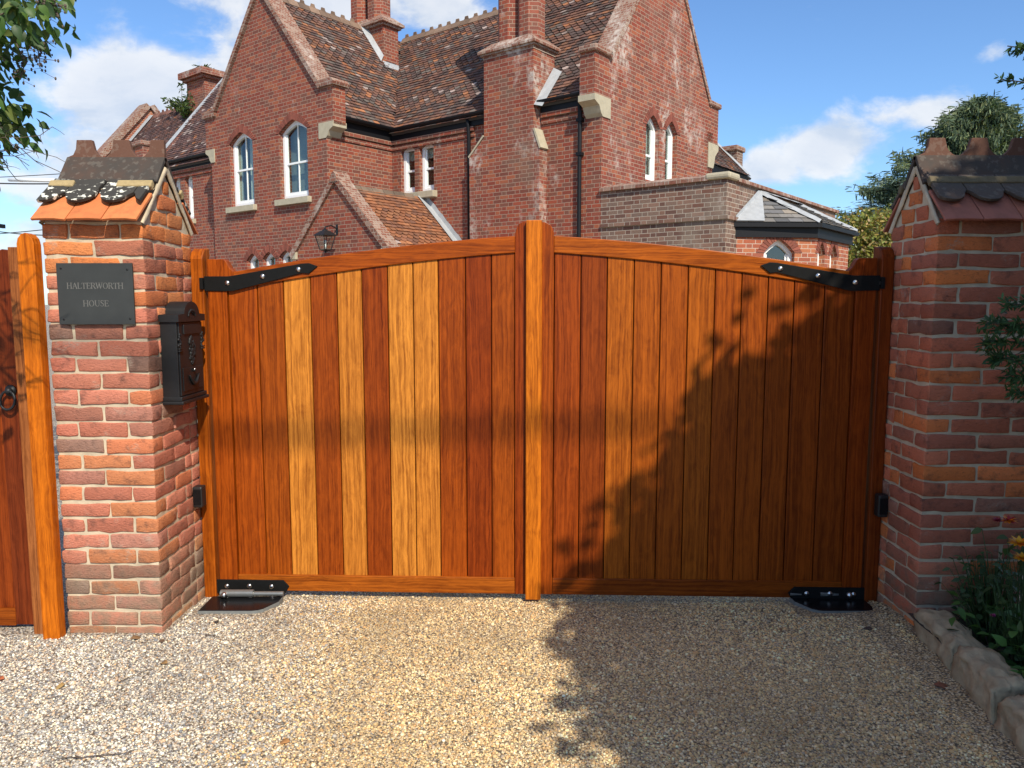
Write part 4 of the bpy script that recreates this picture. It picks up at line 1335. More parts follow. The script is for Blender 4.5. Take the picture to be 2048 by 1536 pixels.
def make_leaf(right):
    lab = "right-hand gate leaf with even red-brown boards and the raised centre strip" if right else "left-hand gate leaf with four pale golden boards among red-brown ones"
    hinge = GB if right else GA
    root = empty("driveway_gate", hinge, GANG, lab, "gate")
    sg = -1 if right else 1
    mx = lambda x: sg * x
    rnd = random.Random(31 + right)
    def pr(pts, y, depth, name, col, uvs=False, bev=.003, parent=root):
        q = [(mx(a), b) for a, b in pts]
        if sg < 0: q = q[::-1]
        return MB().prism(q, (0, y, 0), X, Z, depth, col=col).build(name, M['wood'], parent, bevel=bev, uvoff=(rnd.uniform(0, 50), rnd.uniform(0, 50)), swap=uvs)
    zb = .016
    half = GL / 2
    st = .098
    mi = 1.575
    # stiles
    top = [(0.0, 1.765), (.088, 1.765), (.100, 1.755), (.118, 1.722), (.138, 1.702)]
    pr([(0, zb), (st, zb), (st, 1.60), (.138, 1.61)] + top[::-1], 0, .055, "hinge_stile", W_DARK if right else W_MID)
    mend = 1.598 if right else 1.630
    if right:   # the wide meeting stile carrying the planted strip
        x0, x1 = GL - 1.772, GL - 1.641
        pr([(x0, zb), (x1, zb), (x1, 1.945), (x0 + .045, 1.945), (x0 + .018, 1.932), (x0 + .004, 1.905), (x0, 1.89)], .0, .055, "meeting_stile", W_MID)
        a, b = GL - 1.712, GL - 1.632
        pr([(a, -.002), (b, -.002), (b, 1.952), (a, 1.952)], -.034, .034, "cover_strip", (.70, .215, .022), bev=.005)
        mi_ = x0
    else:
        x0, x1 = 1.576, 1.640
        pr([(x0, zb), (x1, zb), (x1, 1.950), (x0 + .045, 1.950), (x0 + .018, 1.936), (x0 + .004, 1.905), (x0, 1.89)], .0, .055, "meeting_stile", (.30, .055, .008))
        mi_ = x0
    # curved top rail and bottom rail
    tp = arc_pts(.1, 1.694, mi_, 1.878, .022)
    bt = arc_pts(.1, 1.603, mi_, 1.794, .022)
    for a, b in zip(tp, tp[1:]): pass
    pr(bt + tp[::-1], .001, .05, "top_rail", (.40, .092, .010) if not right else (.46, .12, .014), uvs=True, bev=.004)
    pr([(st + .001, zb), (mi_ - .001, zb), (mi_ - .001, .104), (st + .001, .104)], .001, .05, "bottom_rail", (.44, .125, .018) if not right else (.30, .07, .010), uvs=True, bev=.004)
    # boards
    if not right:
        ed = [.100, .252, .388, .527, .665, .793, .926, 1.056, 1.185, 1.324, 1.456, 1.576]
        cols = [W_MID, (.38, .090, .010), (.70, .285, .065), (.36, .078, .010), (.64, .25, .055), (.32, .064, .009), (.72, .30, .07), (.68, .27, .060), (.38, .082, .010), (.29, .052, .008), (.40, .092, .011)]
    else:
        ed = [GL - q for q in (1.774, 1.909, 2.041, 2.176, 2.311, 2.447, 2.581, 2.714, 2.845, 2.975, 3.125, GL - .098)][::-1]
        cols = [(.29, .064, .010), (.32, .070, .010), (.34, .078, .011), (.38, .090, .012), (.40, .094, .012), (.46, .128, .017), (.42, .105, .013), (.43, .112, .014), (.48, .138, .019), (.29, .060, .010), (.34, .068, .010)]
    for (a, b), c in zip(zip(ed, ed[1:]), cols):
        xm = (a + b) / 2
        t = (xm - .1) / (mi_ - .1)
        zt = 1.603 + (1.794 - 1.603) * t + .022 * 4 * t * (1 - t) + .035
        pr([(a + .0022, .09), (b - .0022, .09), (b - .0022, zt), (a + .0022, zt)], .012, .022, "board", c, bev=.004)
    # a thin dark tongue behind the joints
    t_ = [(a[0], a[1] + .03) for a in bt]
    pr([(.09, .08), (mi_ + .01, .08)] + t_[::-1], .030, .008, "backing_tongue", (.10, .02, .006), bev=0)
    # strap hinge along the rail
    s = MB()
    sp = [(-.022, 1.604), (.13, 1.602), (.494, 1.694), (.527, 1.690), (.574, 1.728), (.529, 1.744), (.49, 1.741), (.114, 1.678), (-.022, 1.678)]
    q = [(mx(a), b) for a, b in sp]
    s.prism(q if sg > 0 else q[::-1], (0, -.0075, 0), X, Z, .0075)
    s.box(min(mx(-.03), mx(-.012)), max(mx(-.03), mx(-.012)), -.03, .02, 1.612, 1.67)
    strap = s.build("strap_hinge", M['hinge'], root, bevel=.002)
    p = MB(); q = [(mx(a), b) for a, b in [(-.02, .003), (.352, .003), (.376, .044), (.345, .077), (-.02, .077)]]
    p.prism(q if sg > 0 else q[::-1], (0, -.0075, 0), X, Z, .0075)
    plate = p.build("foot_plate", M['hinge'], root, bevel=.002)
    for pts, par in ((((.107, 1.644), (.29, 1.677), (.476, 1.712)), strap), (((.041, .042), (.162, .044), (.281, .043)), plate)):
        for a, b in pts:
            m = MB().ball((mx(a), -.009, b), .0115, 1, .55, 1, 14, 8)
            m.tube([(mx(a), -.0075, b), (mx(a), -.0105, b)], .0125, 14)
            m.build("bolt", M['steel'], par, smooth=True)
    MB().box(min(mx(-.012), mx(-.024)), max(mx(-.012), mx(-.024)), -.022, -.004, 1.632, 1.65).build("hinge_pin", M['steel'], strap)
    return root


make_leaf(False)
make_leaf(True)


def rot_pt(x, y):
    return GA + Vector((math.cos(GANG) * x - math.sin(GANG) * y, math.sin(GANG) * x + math.cos(GANG) * y, 0))


# gate posts fixed against the pillars
def gate_post(x0, x1, yf, dep, zt, label, col, curve):
    root_loc = ((x0 + x1) / 2, yf, 0)
    w = x1 - x0
    # profile in the y-z plane: the top falls away in a curve to the front
    if curve:
        pts = [(0, -.1), (dep, -.1), (dep, zt + .06), (.045, zt + .055), (.02, zt + .04), (.006, zt + .018), (0, zt)]
        mb = MB().prism(pts, (w / 2, 0, 0), Y, Z, w, col=col)
    o = mb.build("gate_post", M['wood'], None, bevel=.006, uvoff=(random.uniform(0, 40), random.uniform(0, 9)))
    o.location = root_loc
    tag(o, label, "gate post")
    return o


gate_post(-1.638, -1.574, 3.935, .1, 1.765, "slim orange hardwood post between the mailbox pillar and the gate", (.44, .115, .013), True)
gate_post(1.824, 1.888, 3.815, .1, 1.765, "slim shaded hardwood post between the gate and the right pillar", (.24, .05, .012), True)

# ------------------------------------------------------------------ garden gate at the left edge
sgp = empty("garden_gate", (-2.255, 3.50, 0), 0, "red-brown garden gate with an iron ring handle left of the name pillar", "gate")
rs = random.Random(4)
def sgw(x0, x1, z0, z1, y, d, name, col, sw=False, bev=.003, pts=None):
    return MB().prism(pts or [(x0, z0), (x1, z0), (x1, z1), (x0, z1)], (0, y, 0), X, Z, d, col=col).build(name, M['wood'], sgp, bevel=bev, uvoff=(rs.uniform(0, 30), rs.uniform(0, 30)), swap=sw)
sgw(-.105, 0, .02, 1.775, 0, .05, "stile", (.20, .040, .014), pts=[(-.105, .02), (0, .02), (0, 1.765), (-.02, 1.78), (-.05, 1.785), (-.075, 1.775), (-.105, 1.75)])
sgw(-1.0, -.895, .02, 1.775, 0, .05, "stile", (.20, .040, .014))
sgw(-.894, -.106, .016, .10, .001, .05, "bottom_rail", (.34, .085, .012), True)
sgw(-.894, -.106, 1.64, 1.76, .001, .05, "top_rail", (.26, .055, .014), True, pts=[(-.894, 1.62), (-.106, 1.62), (-.106, 1.74), (-.3, 1.775), (-.5, 1.785), (-.7, 1.775), (-.894, 1.74)])
for i in range(7):
    a = -.894 + i * .1126
    sgw(a + .002, a + .1106, .09, 1.64, .012, .022, "board", rs.choice([(.36, .085, .012), (.28, .055, .011), (.32, .07, .012)]))
rh = MB()
ring = [(-.05 + .034 * math.sin(2 * math.pi * i / 28), -.026 - .012 * (1 - math.cos(2 * math.pi * i / 28)) / 2, 1.10 + .042 * math.cos(2 * math.pi * i / 28)) for i in range(29)]
rh.tube(ring, .0062, 8, caps=False)
rh.tube([(-.05, -.002, 1.142), (-.05, -.010, 1.142)], .026, 18).ball((-.05, -.020, 1.142), .016)
rh.build("ring_handle", M['iron'], sgp, smooth=True)
gp = MB()
gp.prism([(-.039, -.1), (.039, -.1), (.039, 1.800), (.033, 1.824), (.018, 1.842), (0, 1.848), (-.018, 1.842), (-.033, 1.824), (-.039, 1.800)], (0, 0, 0), X, Z, .055, col=(.70, .20, .016))
gpo = gp.build("gate_post", M['wood'], None, bevel=.005, uvoff=(3.3, 8.8)); gpo.location = (-2.126, 3.385, 0)
tag(gpo, "bright orange round-topped post beside the garden gate", "gate post")
sp_ = MB().prism([(-.025, -.1), (.02, -.1), (.02, 1.79), (-.025, 1.79)], (0, 0, 0), X, Z, .06, col=(.40, .15, .07)).build("gate_jamb", M['wood'], None, bevel=.003, uvoff=(6, 2))
sp_.location = (-2.215, 3.44, 0)
tag(sp_, "narrow pinkish timber jamb between the garden gate and its orange post", "jamb")

# ------------------------------------------------------------------ name plaque
pl = empty("name_plaque", (-1.856, 3.432, 1.583), 0, "dark slate plaque engraved with the house name on the left pillar", "plaque")
PWD, PHT = .338, .272
MB().prism([(-PWD / 2, -PHT / 2), (PWD / 2, -PHT / 2), (PWD / 2, PHT / 2), (-PWD / 2, PHT / 2)], (0, 0, 0), X, Z, .010).build("slab", M['plate'], pl, bevel=.0015)
GLY = {   # strokes on a 0..w by 0..1 grid: (x0, y0, x1, y1, weight); serifs are added at the stroke ends named in the last field
    'H': (.86, [(.15, 0, .15, 1, 1), (.71, 0, .71, 1, 1), (.15, .52, .71, .52, .5)], [(.15, 0), (.15, 1), (.71, 0), (.71, 1)]),
    'A': (.84, [(.12, 0, .42, 1, .5), (.42, 1, .74, 0, 1), (.24, .36, .62, .36, .5)], [(.12, 0), (.74, 0)]),
    'L': (.68, [(.15, 0, .15, 1, 1), (.15, .03, .62, .03, .5), (.62, .0, .62, .22, .5)], [(.15, 1), (.15, 0)]),
    'T': (.76, [(.38, 0, .38, 1, 1), (.06, .97, .70, .97, .5), (.06, .97, .06, .78, .5), (.70, .97, .70, .78, .5)], [(.38, 0)]),
    'E': (.70, [(.15, 0, .15, 1, 1), (.15, .97, .60, .97, .5), (.15, .52, .48, .52, .5), (.15, .03, .64, .03, .5), (.60, .97, .60, .80, .5), (.64, .03, .64, .22, .5), (.48, .62, .48, .42, .5)], [(.15, 0), (.15, 1)]),
    'R': (.80, [(.15, 0, .15, 1, 1), (.15, .97, .45, .97, .5), (.45, .97, .60, .88, .8), (.60, .88, .60, .66, 1), (.60, .66, .45, .52, .8), (.45, .52, .15, .52, .5), (.40, .52, .74, 0, 1)], [(.15, 0), (.15, 1), (.74, 0)]),
    'W': (1.10, [(.08, 1, .32, 0, 1), (.32, 0, .55, .95, .5), (.55, .95, .78, 0, 1), (.78, 0, 1.02, 1, .5)], [(.08, 1), (.55, 1), (1.02, 1)]),
    'O': (.88, [(.10 + .0, .5, .16, .78, 1), (.16, .78, .30, .96, .8), (.30, .96, .44, 1, .5), (.44, 1, .58, .96, .5), (.58, .96, .72, .78, .8), (.72, .78, .78, .5, 1), (.78, .5, .72, .22, 1), (.72, .22, .58, .04, .8), (.58, .04, .44, 0, .5), (.44, 0, .30, .04, .5), (.30, .04, .16, .22, .8), (.16, .22, .10, .5, 1)], []),
    'U': (.84, [(.15, 1, .15, .3, 1), (.15, .3, .24, .08, .9), (.24, .08, .43, 0, .6), (.43, 0, .60, .08, .6), (.60, .08, .68, .3, .5), (.68, .3, .68, 1, .5)], [(.15, 1), (.68, 1)]),
    'S': (.62, [(.52, .80, .46, .95, .5), (.46, .95, .30, 1, .5), (.30, 1, .14, .90, .8), (.14, .90, .12, .72, .9), (.12, .72, .28, .56, 1), (.28, .56, .48, .42, 1), (.48, .42, .52, .22, .9), (.52, .22, .40, .04, .8), (.40, .04, .26, 0, .5), (.26, 0, .10, .08, .5), (.10, .08, .08, .24, .5), (.52, .80, .52, .98, .5)], []),
}
def lettering(text, zc, hgt, wid):
    tot = sum(GLY[c][0] for c in text)
    k = wid / tot
    x = -wid / 2
    mb = MB()
    wgt = .0034
    for c in text:
        w, st_, sf = GLY[c]
        for (a, b, d, e, wt) in st_:
            p, q = Vector((x + a * k, zc + (b - .5) * hgt)), Vector((x + d * k, zc + (e - .5) * hgt))
            n = Vector((-(q - p).y, (q - p).x)).normalized() * wgt * .5 * wt
            t = (q - p).normalized() * wgt * .12
            mb.prism([tuple(p - t - n), tuple(q + t - n), tuple(q + t + n), tuple(p - t + n)], (0, -.0008, 0), X, Z, .0012)
        for (a, b) in sf:
            px, pz = x + a * k, zc + (b - .5) * hgt
            mb.prism([(px - .0042, pz - .0007), (px + .0042, pz - .0007), (px + .0042, pz + .0007), (px - .0042, pz + .0007)], (0, -.0009, 0), X, Z, .0012)
        x += w * k
    return mb
lettering("HALTERWORTH", .036, .026, .252).build("lettering", M['letter'], pl, uv=False)
lettering("HOUSE", -.042, .026, .116).build("lettering", M['letter'], pl, uv=False)
for a, b in ((-.147, .113), (.147, .108), (-.147, -.113), (.149, -.110)):
    MB().tube([(a, .001, b), (a, -.0018, b)], .0045, 10).build("screw", M['iron'], pl, smooth=True)

# ------------------------------------------------------------------ letterbox on the inner face of the left pillar (front faces +x)
mbx = empty("letterbox", (-1.642, 3.715, 1.07), 0, "black cast letterbox with arched hood and scrollwork on the left pillar", "letterbox")
w2, ht = .142, .40
XB = .078
MB().box(0, XB, -w2, w2, 0.0, ht).build("body", M['iron'], mbx, bevel=.003)
hoodp = [(-w2 - .012, ht - .015), (-w2 - .012, ht + .018), (-w2 + .055, ht + .022)]
for i in range(13):
    a = math.pi * (1 - i / 12)
    hoodp.append((.088 * math.cos(a), ht + .018 + .062 * math.sin(a)))
hoodp += [(w2 - .055, ht + .022), (w2 + .012, ht + .018), (w2 + .012, ht - .015)]
MB().prism(hoodp[::-1], (XB + .016, 0, 0), Y, Z, XB + .016).build("hood", M['iron'], mbx, bevel=.004)
fp = MB()
fp.prism([(-w2 + .01, .035), (w2 - .01, .035), (w2 - .01, ht - .02), (-w2 + .01, ht - .02)], (XB + .007, 0, 0), Y, Z, .008)
fp.build("front_panel", M['iron'], mbx, bevel=.002)
fd = MB().prism([(-w2 + .03, .055), (w2 - .03, .055), (w2 - .03, .165), (-w2 + .03, .165)], (XB + .011, 0, 0), Y, Z, .006)
fd.build("door", M['iron'], mbx, bevel=.002)
hdl = MB().tube([(XB + .016, -.055 + .11 * i / 10, .128 - .045 * math.sin(math.pi * i / 10)) for i in range(11)], [.003 + .007 * math.sin(math.pi * i / 10) for i in range(11)], 8)
hdl.ball((XB + .016, 0, .148), .009)
hdl.build("door_scroll", M['iron'], mbx, smooth=True)
MB().ball((XB + .018, 0.0, .152), .006).build("lock", M['steel'], mbx, smooth=True)
MB().prism([(-.09, ht - .075), (.09, ht - .075), (.09, ht - .03), (-.09, ht - .03)], (XB + .013, 0, 0), Y, Z, .008).build("slot_flap", M['iron'], mbx, bevel=.003)
orn = MB(); r_ = random.Random(2)
for i in range(60):    # relief ornament: leaf scrolls round a pendant
    t = i / 59
    zz = .185 + .125 * t
    hw = .036 * math.sin(math.pi * min(1, t * 1.02)) ** .7 + .003
    orn.ball((XB + .007, r_.uniform(-hw, hw), zz), r_.uniform(.006, .0115), .9, 1, 1.2, 7, 5)
for sgn in (-1, 1):
    for i in range(14):
        orn.ball((XB + .006, sgn * (w2 - .012) + r_.uniform(-.012, .012), .265 + .06 * i / 13), r_.uniform(.006, .010), .9, 1, 1, 7, 5)
    for zz in (.245, .255): orn.box(XB + .002, XB + .014, sgn * (w2 - .012) - .016, sgn * (w2 - .012) + .016, zz, zz + .006)
for i in range(18):
    a = math.pi * i / 17
    orn.ball((XB + .017, .040 * math.cos(a), ht + .012 + .026 * math.sin(a)), r_.uniform(.004, .008), .7, 1, 1, 7, 5)
    orn.ball((XB + .017, .018 * math.cos(a * 2), ht + .016 + .014 * abs(math.sin(a))), .005, .8, 1, 1, 7, 5)
orn.build("ornament", M['iron'], mbx, smooth=True)
bs_ = MB()
bs_.box(0, XB + .014, -w2 - .006, w2 + .006, .012, .032).box(0, XB + .022, -w2 - .012, w2 + .012, -.004, .012)
bs_.build("base_moulding", M['iron'], mbx, bevel=.004)

# ------------------------------------------------------------------ photocell sensors, ground motors
def sensor(x0, x1, y0, y1, z0, z1, label):
    o = empty("gate_sensor", ((x0 + x1) / 2, (y0 + y1) / 2, z0), 0, label, "sensor", "black gate sensors on the inner faces of the pillars")
    hx, hy, hz = (x1 - x0) / 2, (y1 - y0) / 2, z1 - z0
    MB().box(-hx, hx, -hy, hy, 0, hz).build("casing", M['plastic'], o, bevel=.008)
    MB().box(-hx * .8, hx * .8, -hy - .002, -hy, hz * .14, hz * .86).build("lens", M['gloss'], o, bevel=.001)
    return o


sensor(-1.640, -1.590, 3.84, 3.90, .495, .605, "small black sensor box low on the sunlit left pillar")
sensor(1.838, 1.890, 3.75, 3.80, .47, .585, "small black sensor box low on the shaded right pillar")


def motor(cx, sgn, label):
    """flush black housing let into the gravel in front of the hinge, with its drive arm"""
    o = empty("gate_motor", (cx, 3.76, 0), 0, label, "gate motor", "black ground motor housings under the gate hinges")
    z = .018
    def P(a, b): return (sgn * a, b)
    pts = [P(-.03, -.085), P(.235, -.085), P(.262, -.078), P(.285, -.06), P(.335, .035), P(.335, .10), P(-.03, .10)]
    if sgn < 0: pts = pts[::-1]
    MB().prism(pts, (0, 0, z), X, Y, .05).build("cover", M['gloss'], o, bevel=.002)
    rim = [P(-.032, -.0875), P(.236, -.0875), P(.2635, -.0805), P(.2875, -.0615), P(.338, .035), P(.338, .102), P(-.032, .102)]
    if sgn < 0: rim = rim[::-1]
    MB().prism(rim, (0, 0, z - .003), X, Y, .05).build("rim", M['zinc'], o)
    MB().tube([(sgn * .02, .085, z + .022), (sgn * .19, .085, z + .022)], .019, 12).tube([(sgn * .19, .085, z + .020), (sgn * .345, .085, z + .020)], .012, 12).build("drive_arm", M['arm'], o, smooth=False)
    MB().ball((sgn * .045, .06, z + .022), .016).build("pivot", M['steel'], o, smooth=True)
    return o


motor(-1.535, 1, "sunlit black motor housing in the gravel under the left gate hinge")
motor(1.79, -1, "shaded black motor housing in the gravel under the right gate hinge")

# ------------------------------------------------------------------ kerb stones and flower bed
def kerb_stone(ax_, ay_, bx_, by_, h, th, label, seed):
    a, b = Vector((ax_, ay_, 0)), Vector((bx_, by_, 0))
    L = (b - a).length
    d = (b - a).normalized()
    bm = bmesh.new()
    bmesh.ops.create_cube(bm, size=1)
    bmesh.ops.subdivide_edges(bm, edges=bm.edges[:], cuts=15, use_grid_fill=True)
    for v in bm.verts:
        p = Vector((v.co.x * L, v.co.y * th, v.co.z * (h + .16)))
        e = Vector((min(1, abs(v.co.x) * 2), min(1, abs(v.co.y) * 2), max(0, v.co.z * 2)))
        k = max(0, e.x * e.x + e.z * e.z - 1.5); k2 = max(0, e.y * e.y + e.z * e.z - 1.55)
        p.z -= .022 * k + .030 * k2 * (1 if v.co.y > 0 else 1.6)
        p.x *= 1 - .02 * k
        nz_ = noise.noise_vector(p * 9 + Vector((seed, 0, 0)))
        n2 = noise.noise_vector(p * 30 + Vector((seed, 3, 0)))
        n3 = noise.noise_vector(p * 70 + Vector((seed, 7, 0)))
        v.co = p + nz_ * .020 + n2 * .014 + n3 * .006
    me = bpy.data.meshes.new("kerb_stone"); bm.to_mesh(me); bm.free()
    me.materials.append(M['kerb'])
    me.polygons.foreach_set('use_smooth', [True] * len(me.polygons))
    o = bpy.data.objects.new("kerb_stone", me); COL.objects.link(o)
    m = (a + b) / 2
    o.location = (m.x, m.y, (h - .16) / 2)
    o.rotation_euler = (0, 0, math.atan2(d.y, d.x))
    tag(o, label, "kerb stone", "rough stones edging the flower bed")


kerb_stone(1.935, 3.41, 1.895, 3.03, .145, .14, "rough kerb stone touching the foot of the right pillar", 1)
kerb_stone(1.885, 2.99, 1.845, 2.66, .155, .15, "middle kerb stone with a pale scar, second from the pillar", 2)
kerb_stone(1.84, 2.62, 1.805, 2.16, .145, .16, "kerb stone farthest from the pillar at the photo's bottom corner", 3)
kerb_stone(1.80, 2.10, 1.79, 1.70, .15, .15, "kerb stone just past the bottom corner, nearest the viewer", 4)
sv = []
xs = np.linspace(1.78, 5.0, 24); ys = np.linspace(.6, 3.44, 24)
for y in ys:
    for x in xs:
        sv.append((x + (.04 if x < 1.8 else 0) + .03 * (y - 2.6), y, .09 + .03 * noise.noise(Vector((x * 6, y * 6, 0))) + .012 * noise.noise(Vector((x * 25, y * 25, 0)))))
so_ = mesh_np("soil", sv, [(j * 24 + i, j * 24 + i + 1, (j + 1) * 24 + i + 1, (j + 1) * 24 + i) for j in range(23) for i in range(23)], M['soil'], smooth=True)
tag(so_, "dark soil of the flower bed behind the kerb stones", kind='structure')


# ------------------------------------------------------------------ plants
def leaf_cards(P, Nn, D, L, Wd, cols, fold=.25, curl=.2, pts=5):
    """leaf-shaped cards: P base points, D direction, Nn face normal; each leaf is two folded halves of three quads"""
    P, Nn, D = np.asarray(P, float), np.asarray(Nn, float), np.asarray(D, float)
    L = np.asarray(L, float).reshape(-1, 1); Wd = np.asarray(Wd, float).reshape(-1, 1)
    D = D / np.linalg.norm(D, axis=1)[:, None]
    S = np.cross(D, Nn); S /= np.linalg.norm(S, axis=1)[:, None] + 1e-9
    Nn = np.cross(S, D)
    n = len(P)
    prof = [(0, .06), (.25, .42), (.55, .40), (.82, .2), (1.0, .02)]
    V = []
    for t, w in prof:
        dip = -curl * t * t * L
        mid = P + D * L * t + Nn * dip
        up = Nn * (Wd * w * fold)
        V += [mid - S * Wd * w + up, mid, mid + S * Wd * w + up]
    V = np.stack(V, 1)
    m = len(prof)
    f = []
    for i in range(m - 1):
        f += [(3 * i, 3 * i + 1, 3 * i + 4, 3 * i + 3), (3 * i + 1, 3 * i + 2, 3 * i + 5, 3 * i + 4)]
    F = np.array(f)[None] + (np.arange(n) * 3 * m)[:, None, None]
    C = np.repeat(np.asarray(cols), 3 * m, axis=0)
    return V.reshape(-1, 3), F.reshape(-1, 4), C


def quad_cards(P, Nn, D, L, Wd, cols, taper=.35):
    """small tapered leaf or needle-spray faces"""
    P, Nn, D = np.asarray(P, float), np.asarray(Nn, float), np.asarray(D, float)
    L = np.asarray(L, float).reshape(-1, 1); Wd = np.asarray(Wd, float).reshape(-1, 1)
    D = D / np.linalg.norm(D, axis=1)[:, None]
    S = np.cross(D, Nn); S /= np.linalg.norm(S, axis=1)[:, None] + 1e-9
    n = len(P)
    V = np.stack([P - S * Wd * .2, P + S * Wd * .2, P + D * L * .55 + S * Wd * .5, P + D * L + S * Wd * taper * .3, P + D * L - S * Wd * taper * .3, P + D * L * .55 - S * Wd * .5], 1)
    f = [(0, 1, 2, 5), (5, 2, 3, 4)]
    F = np.array(f)[None] + (np.arange(n) * 6)[:, None, None]
    return V.reshape(-1, 3), F.reshape(-1, 4), np.repeat(np.asarray(cols), 6, axis=0)


def limb_tube(mb, a, b, r0, r1, rr, bend=.15, n=6, sides=7):
    a, b = Vector(a), Vector(b)
    L = (b - a).length
    pts, rad = [], []
    for i in range(n + 1):
        t = i / n
        w = Vector((rr.uniform(-1, 1), rr.uniform(-1, 1), rr.uniform(-1, 1))) * bend * L * .25 * math.sin(math.pi * t)
        pts.append(a.lerp(b, t) + w); rad.append(r0 + (r1 - r0) * t)
    mb.tube(pts, rad, sides)
    return pts


def rand_dirs(rg, n):
    v = rg.normal(size=(n, 3)); return v / np.linalg.norm(v, axis=1)[:, None]


def palette(rg, n, cols, lo=.7, hi=1.25):
    c = np.array(cols)[rg.integers(0, len(cols), n)]
    return c * rg.uniform(lo, hi, size=(n, 1))


# lilac-like tree overhanging the left edge
def left_tree():
    rr = random.Random(12); rg = np.random.default_rng(12)
    base = Vector((-4.75, 4.7, 0))
    KT = 1.60
    root = empty("overhanging_tree", base, 0, "broadleaf tree with heart-shaped leaves hanging in from the upper left", "tree")
    tr = MB()
    limb_tube(tr, (0, 0, -.1), (.05, .0, 2.2), .09, .06, rr, .1)
    tips = []
    def world(p): return Vector((p[0] * KT - .15, 4.64 + (p[1] - 2.9) * KT, CAM_H + (p[2] - CAM_H) * KT + .08)) - base
    spots = []          # leafy spots in world space: (x, y, z, n, spread)
    y0 = 2.9
    for x, z, n, sp in [(-1.80, 2.58, 26, .11), (-1.66, 2.60, 24, .10), (-1.60, 2.50, 22, .09), (-1.72, 2.46, 22, .10), (-1.90, 2.50, 20, .11), (-1.85, 2.36, 22, .10), (-1.78, 2.29, 22, .085), (-1.92, 2.24, 20, .10),
                        (-1.83, 2.18, 18, .085), (-1.78, 2.12, 13, .075), (-1.90, 2.06, 18, .09), (-1.95, 1.97, 16, .075), (-1.93, 1.89, 9, .06), (-2.05, 2.35, 22, .12), (-2.05, 2.10, 20, .12), (-2.1, 2.6, 26, .15), (-1.95, 2.72, 26, .13), (-1.7, 2.74, 22, .12),
                        (-2.3, 2.3, 26, .18), (-2.4, 2.7, 36, .22), (-2.6, 2.45, 36, .25), (-2.2, 3.0, 46, .28), (-1.8, 2.98, 34, .22), (-2.7, 3.0, 46, .3), (-2.5, 2.0, 26, .2), (-3.1, 2.6, 46, .3), (-2.9, 3.4, 46, .35), (-3.4, 3.1, 46, .35), (-2.4, 3.4, 46, .3)]:
        spots.append((x, y0 + rr.uniform(-.16, .16), z, n, sp))
    P, D, Nn = [], [], []
    hub = Vector((.05, .0, 2.2))
    for x, y, z, n, sp in spots:
        c = world((x, y, z))
        k = .55
        mid = hub.lerp(c, .5) + Vector((0, 0, .12))
        limb_tube(tr, hub, mid, .028, .014, rr, .12, 4, 6)
        limb_tube(tr, mid, c, .013, .004, rr, .15, 4, 5)
        for _ in range(int(n * 2.7)):
            o = Vector((max(-1.6, min(1.25, rr.gauss(0, 1))) * sp * .6, rr.gauss(0, sp * .7), max(-1.5, min(1.6, rr.gauss(0, 1))) * sp * .6)) * KT
            p = c + o
            d = (o * 2 + Vector((rr.uniform(-.5, .7), rr.uniform(-.6, .6), rr.uniform(-1.3, .15)))).normalized()
            nn = Vector((rr.uniform(-.8, .8), rr.uniform(-1, .2), rr.uniform(.1, 1)))
            P.append(p); D.append(d); Nn.append(nn)
    # a limb reaching forward, just out of the picture, that dapples the garden gate
    for x, y, z, k, sp in ((-1.86, 2.40, 2.45, 1, .09), (-1.93, 2.46, 2.25, 5, .08), (-1.98, 2.42, 2.62, 10, .10), (-2.15, 2.3, 2.5, 20, .15), (-1.96, 2.46, 2.05, 8, .06)):
        c = Vector((x, y, z)) - base
        limb_tube(tr, hub, hub.lerp(c, .6) + Vector((-.3, -.1, .3)), .02, .012, rr, .1, 4, 5)
        limb_tube(tr, hub.lerp(c, .6) + Vector((-.3, -.1, .3)), c, .012, .004, rr, .15, 5, 5)
        for _ in range(6):
            limb_tube(tr, c, c + Vector((rr.uniform(.08, .36), rr.uniform(-.1, .1), rr.uniform(-.22, .15))), .005, .002, rr, .3, 4, 4)
        for _ in range(k):
            P.append(c + Vector((rr.gauss(0, sp), rr.gauss(0, sp), rr.gauss(0, sp)))); D.append(Vector((rr.uniform(-1, 1), rr.uniform(-1, 1), -1))); Nn.append(Vector((rr.uniform(-1, 1), -1, .3)))
    n = len(P)
    cols = palette(rg, n, [(.055, .115, .022), (.075, .145, .028), (.045, .09, .02), (.10, .17, .035), (.05, .10, .03), (.16, .20, .05)], .75, 1.25)
    V, F, C = leaf_cards(P, Nn, D, rg.uniform(.06, .105, n), rg.uniform(.042, .068, n), cols, .35, .35)
    tr.build("trunk", M['bark'], root, smooth=True)
    mesh_np("crown", V, F, M['leaf'], C, root)
    # bare hanging twigs and dried seed heads
    tw = MB()
    for i in range(11):
        a = world((-1.92 + rr.uniform(-.1, .12), y0 + rr.uniform(-.12, .05), 2.08 + rr.uniform(-.1, .10)))
        b = world((-1.70 + rr.uniform(-.10, .16), y0 + rr.uniform(-.25, .1), 2.02 + rr.uniform(-.10, .14)))
        pts = limb_tube(tw, a, b, .0042, .0018, rr, .35, 6, 5)
        for q in pts[2:]:
            if rr.random() < .6: limb_tube(tw, q, q + Vector((rr.uniform(-.02, .09), rr.uniform(-.05, .05), rr.uniform(-.08, .06))), 0.0024, .0012, rr, .3, 3, 4)
    tw.build("twigs", M['bark'], root, smooth=True)
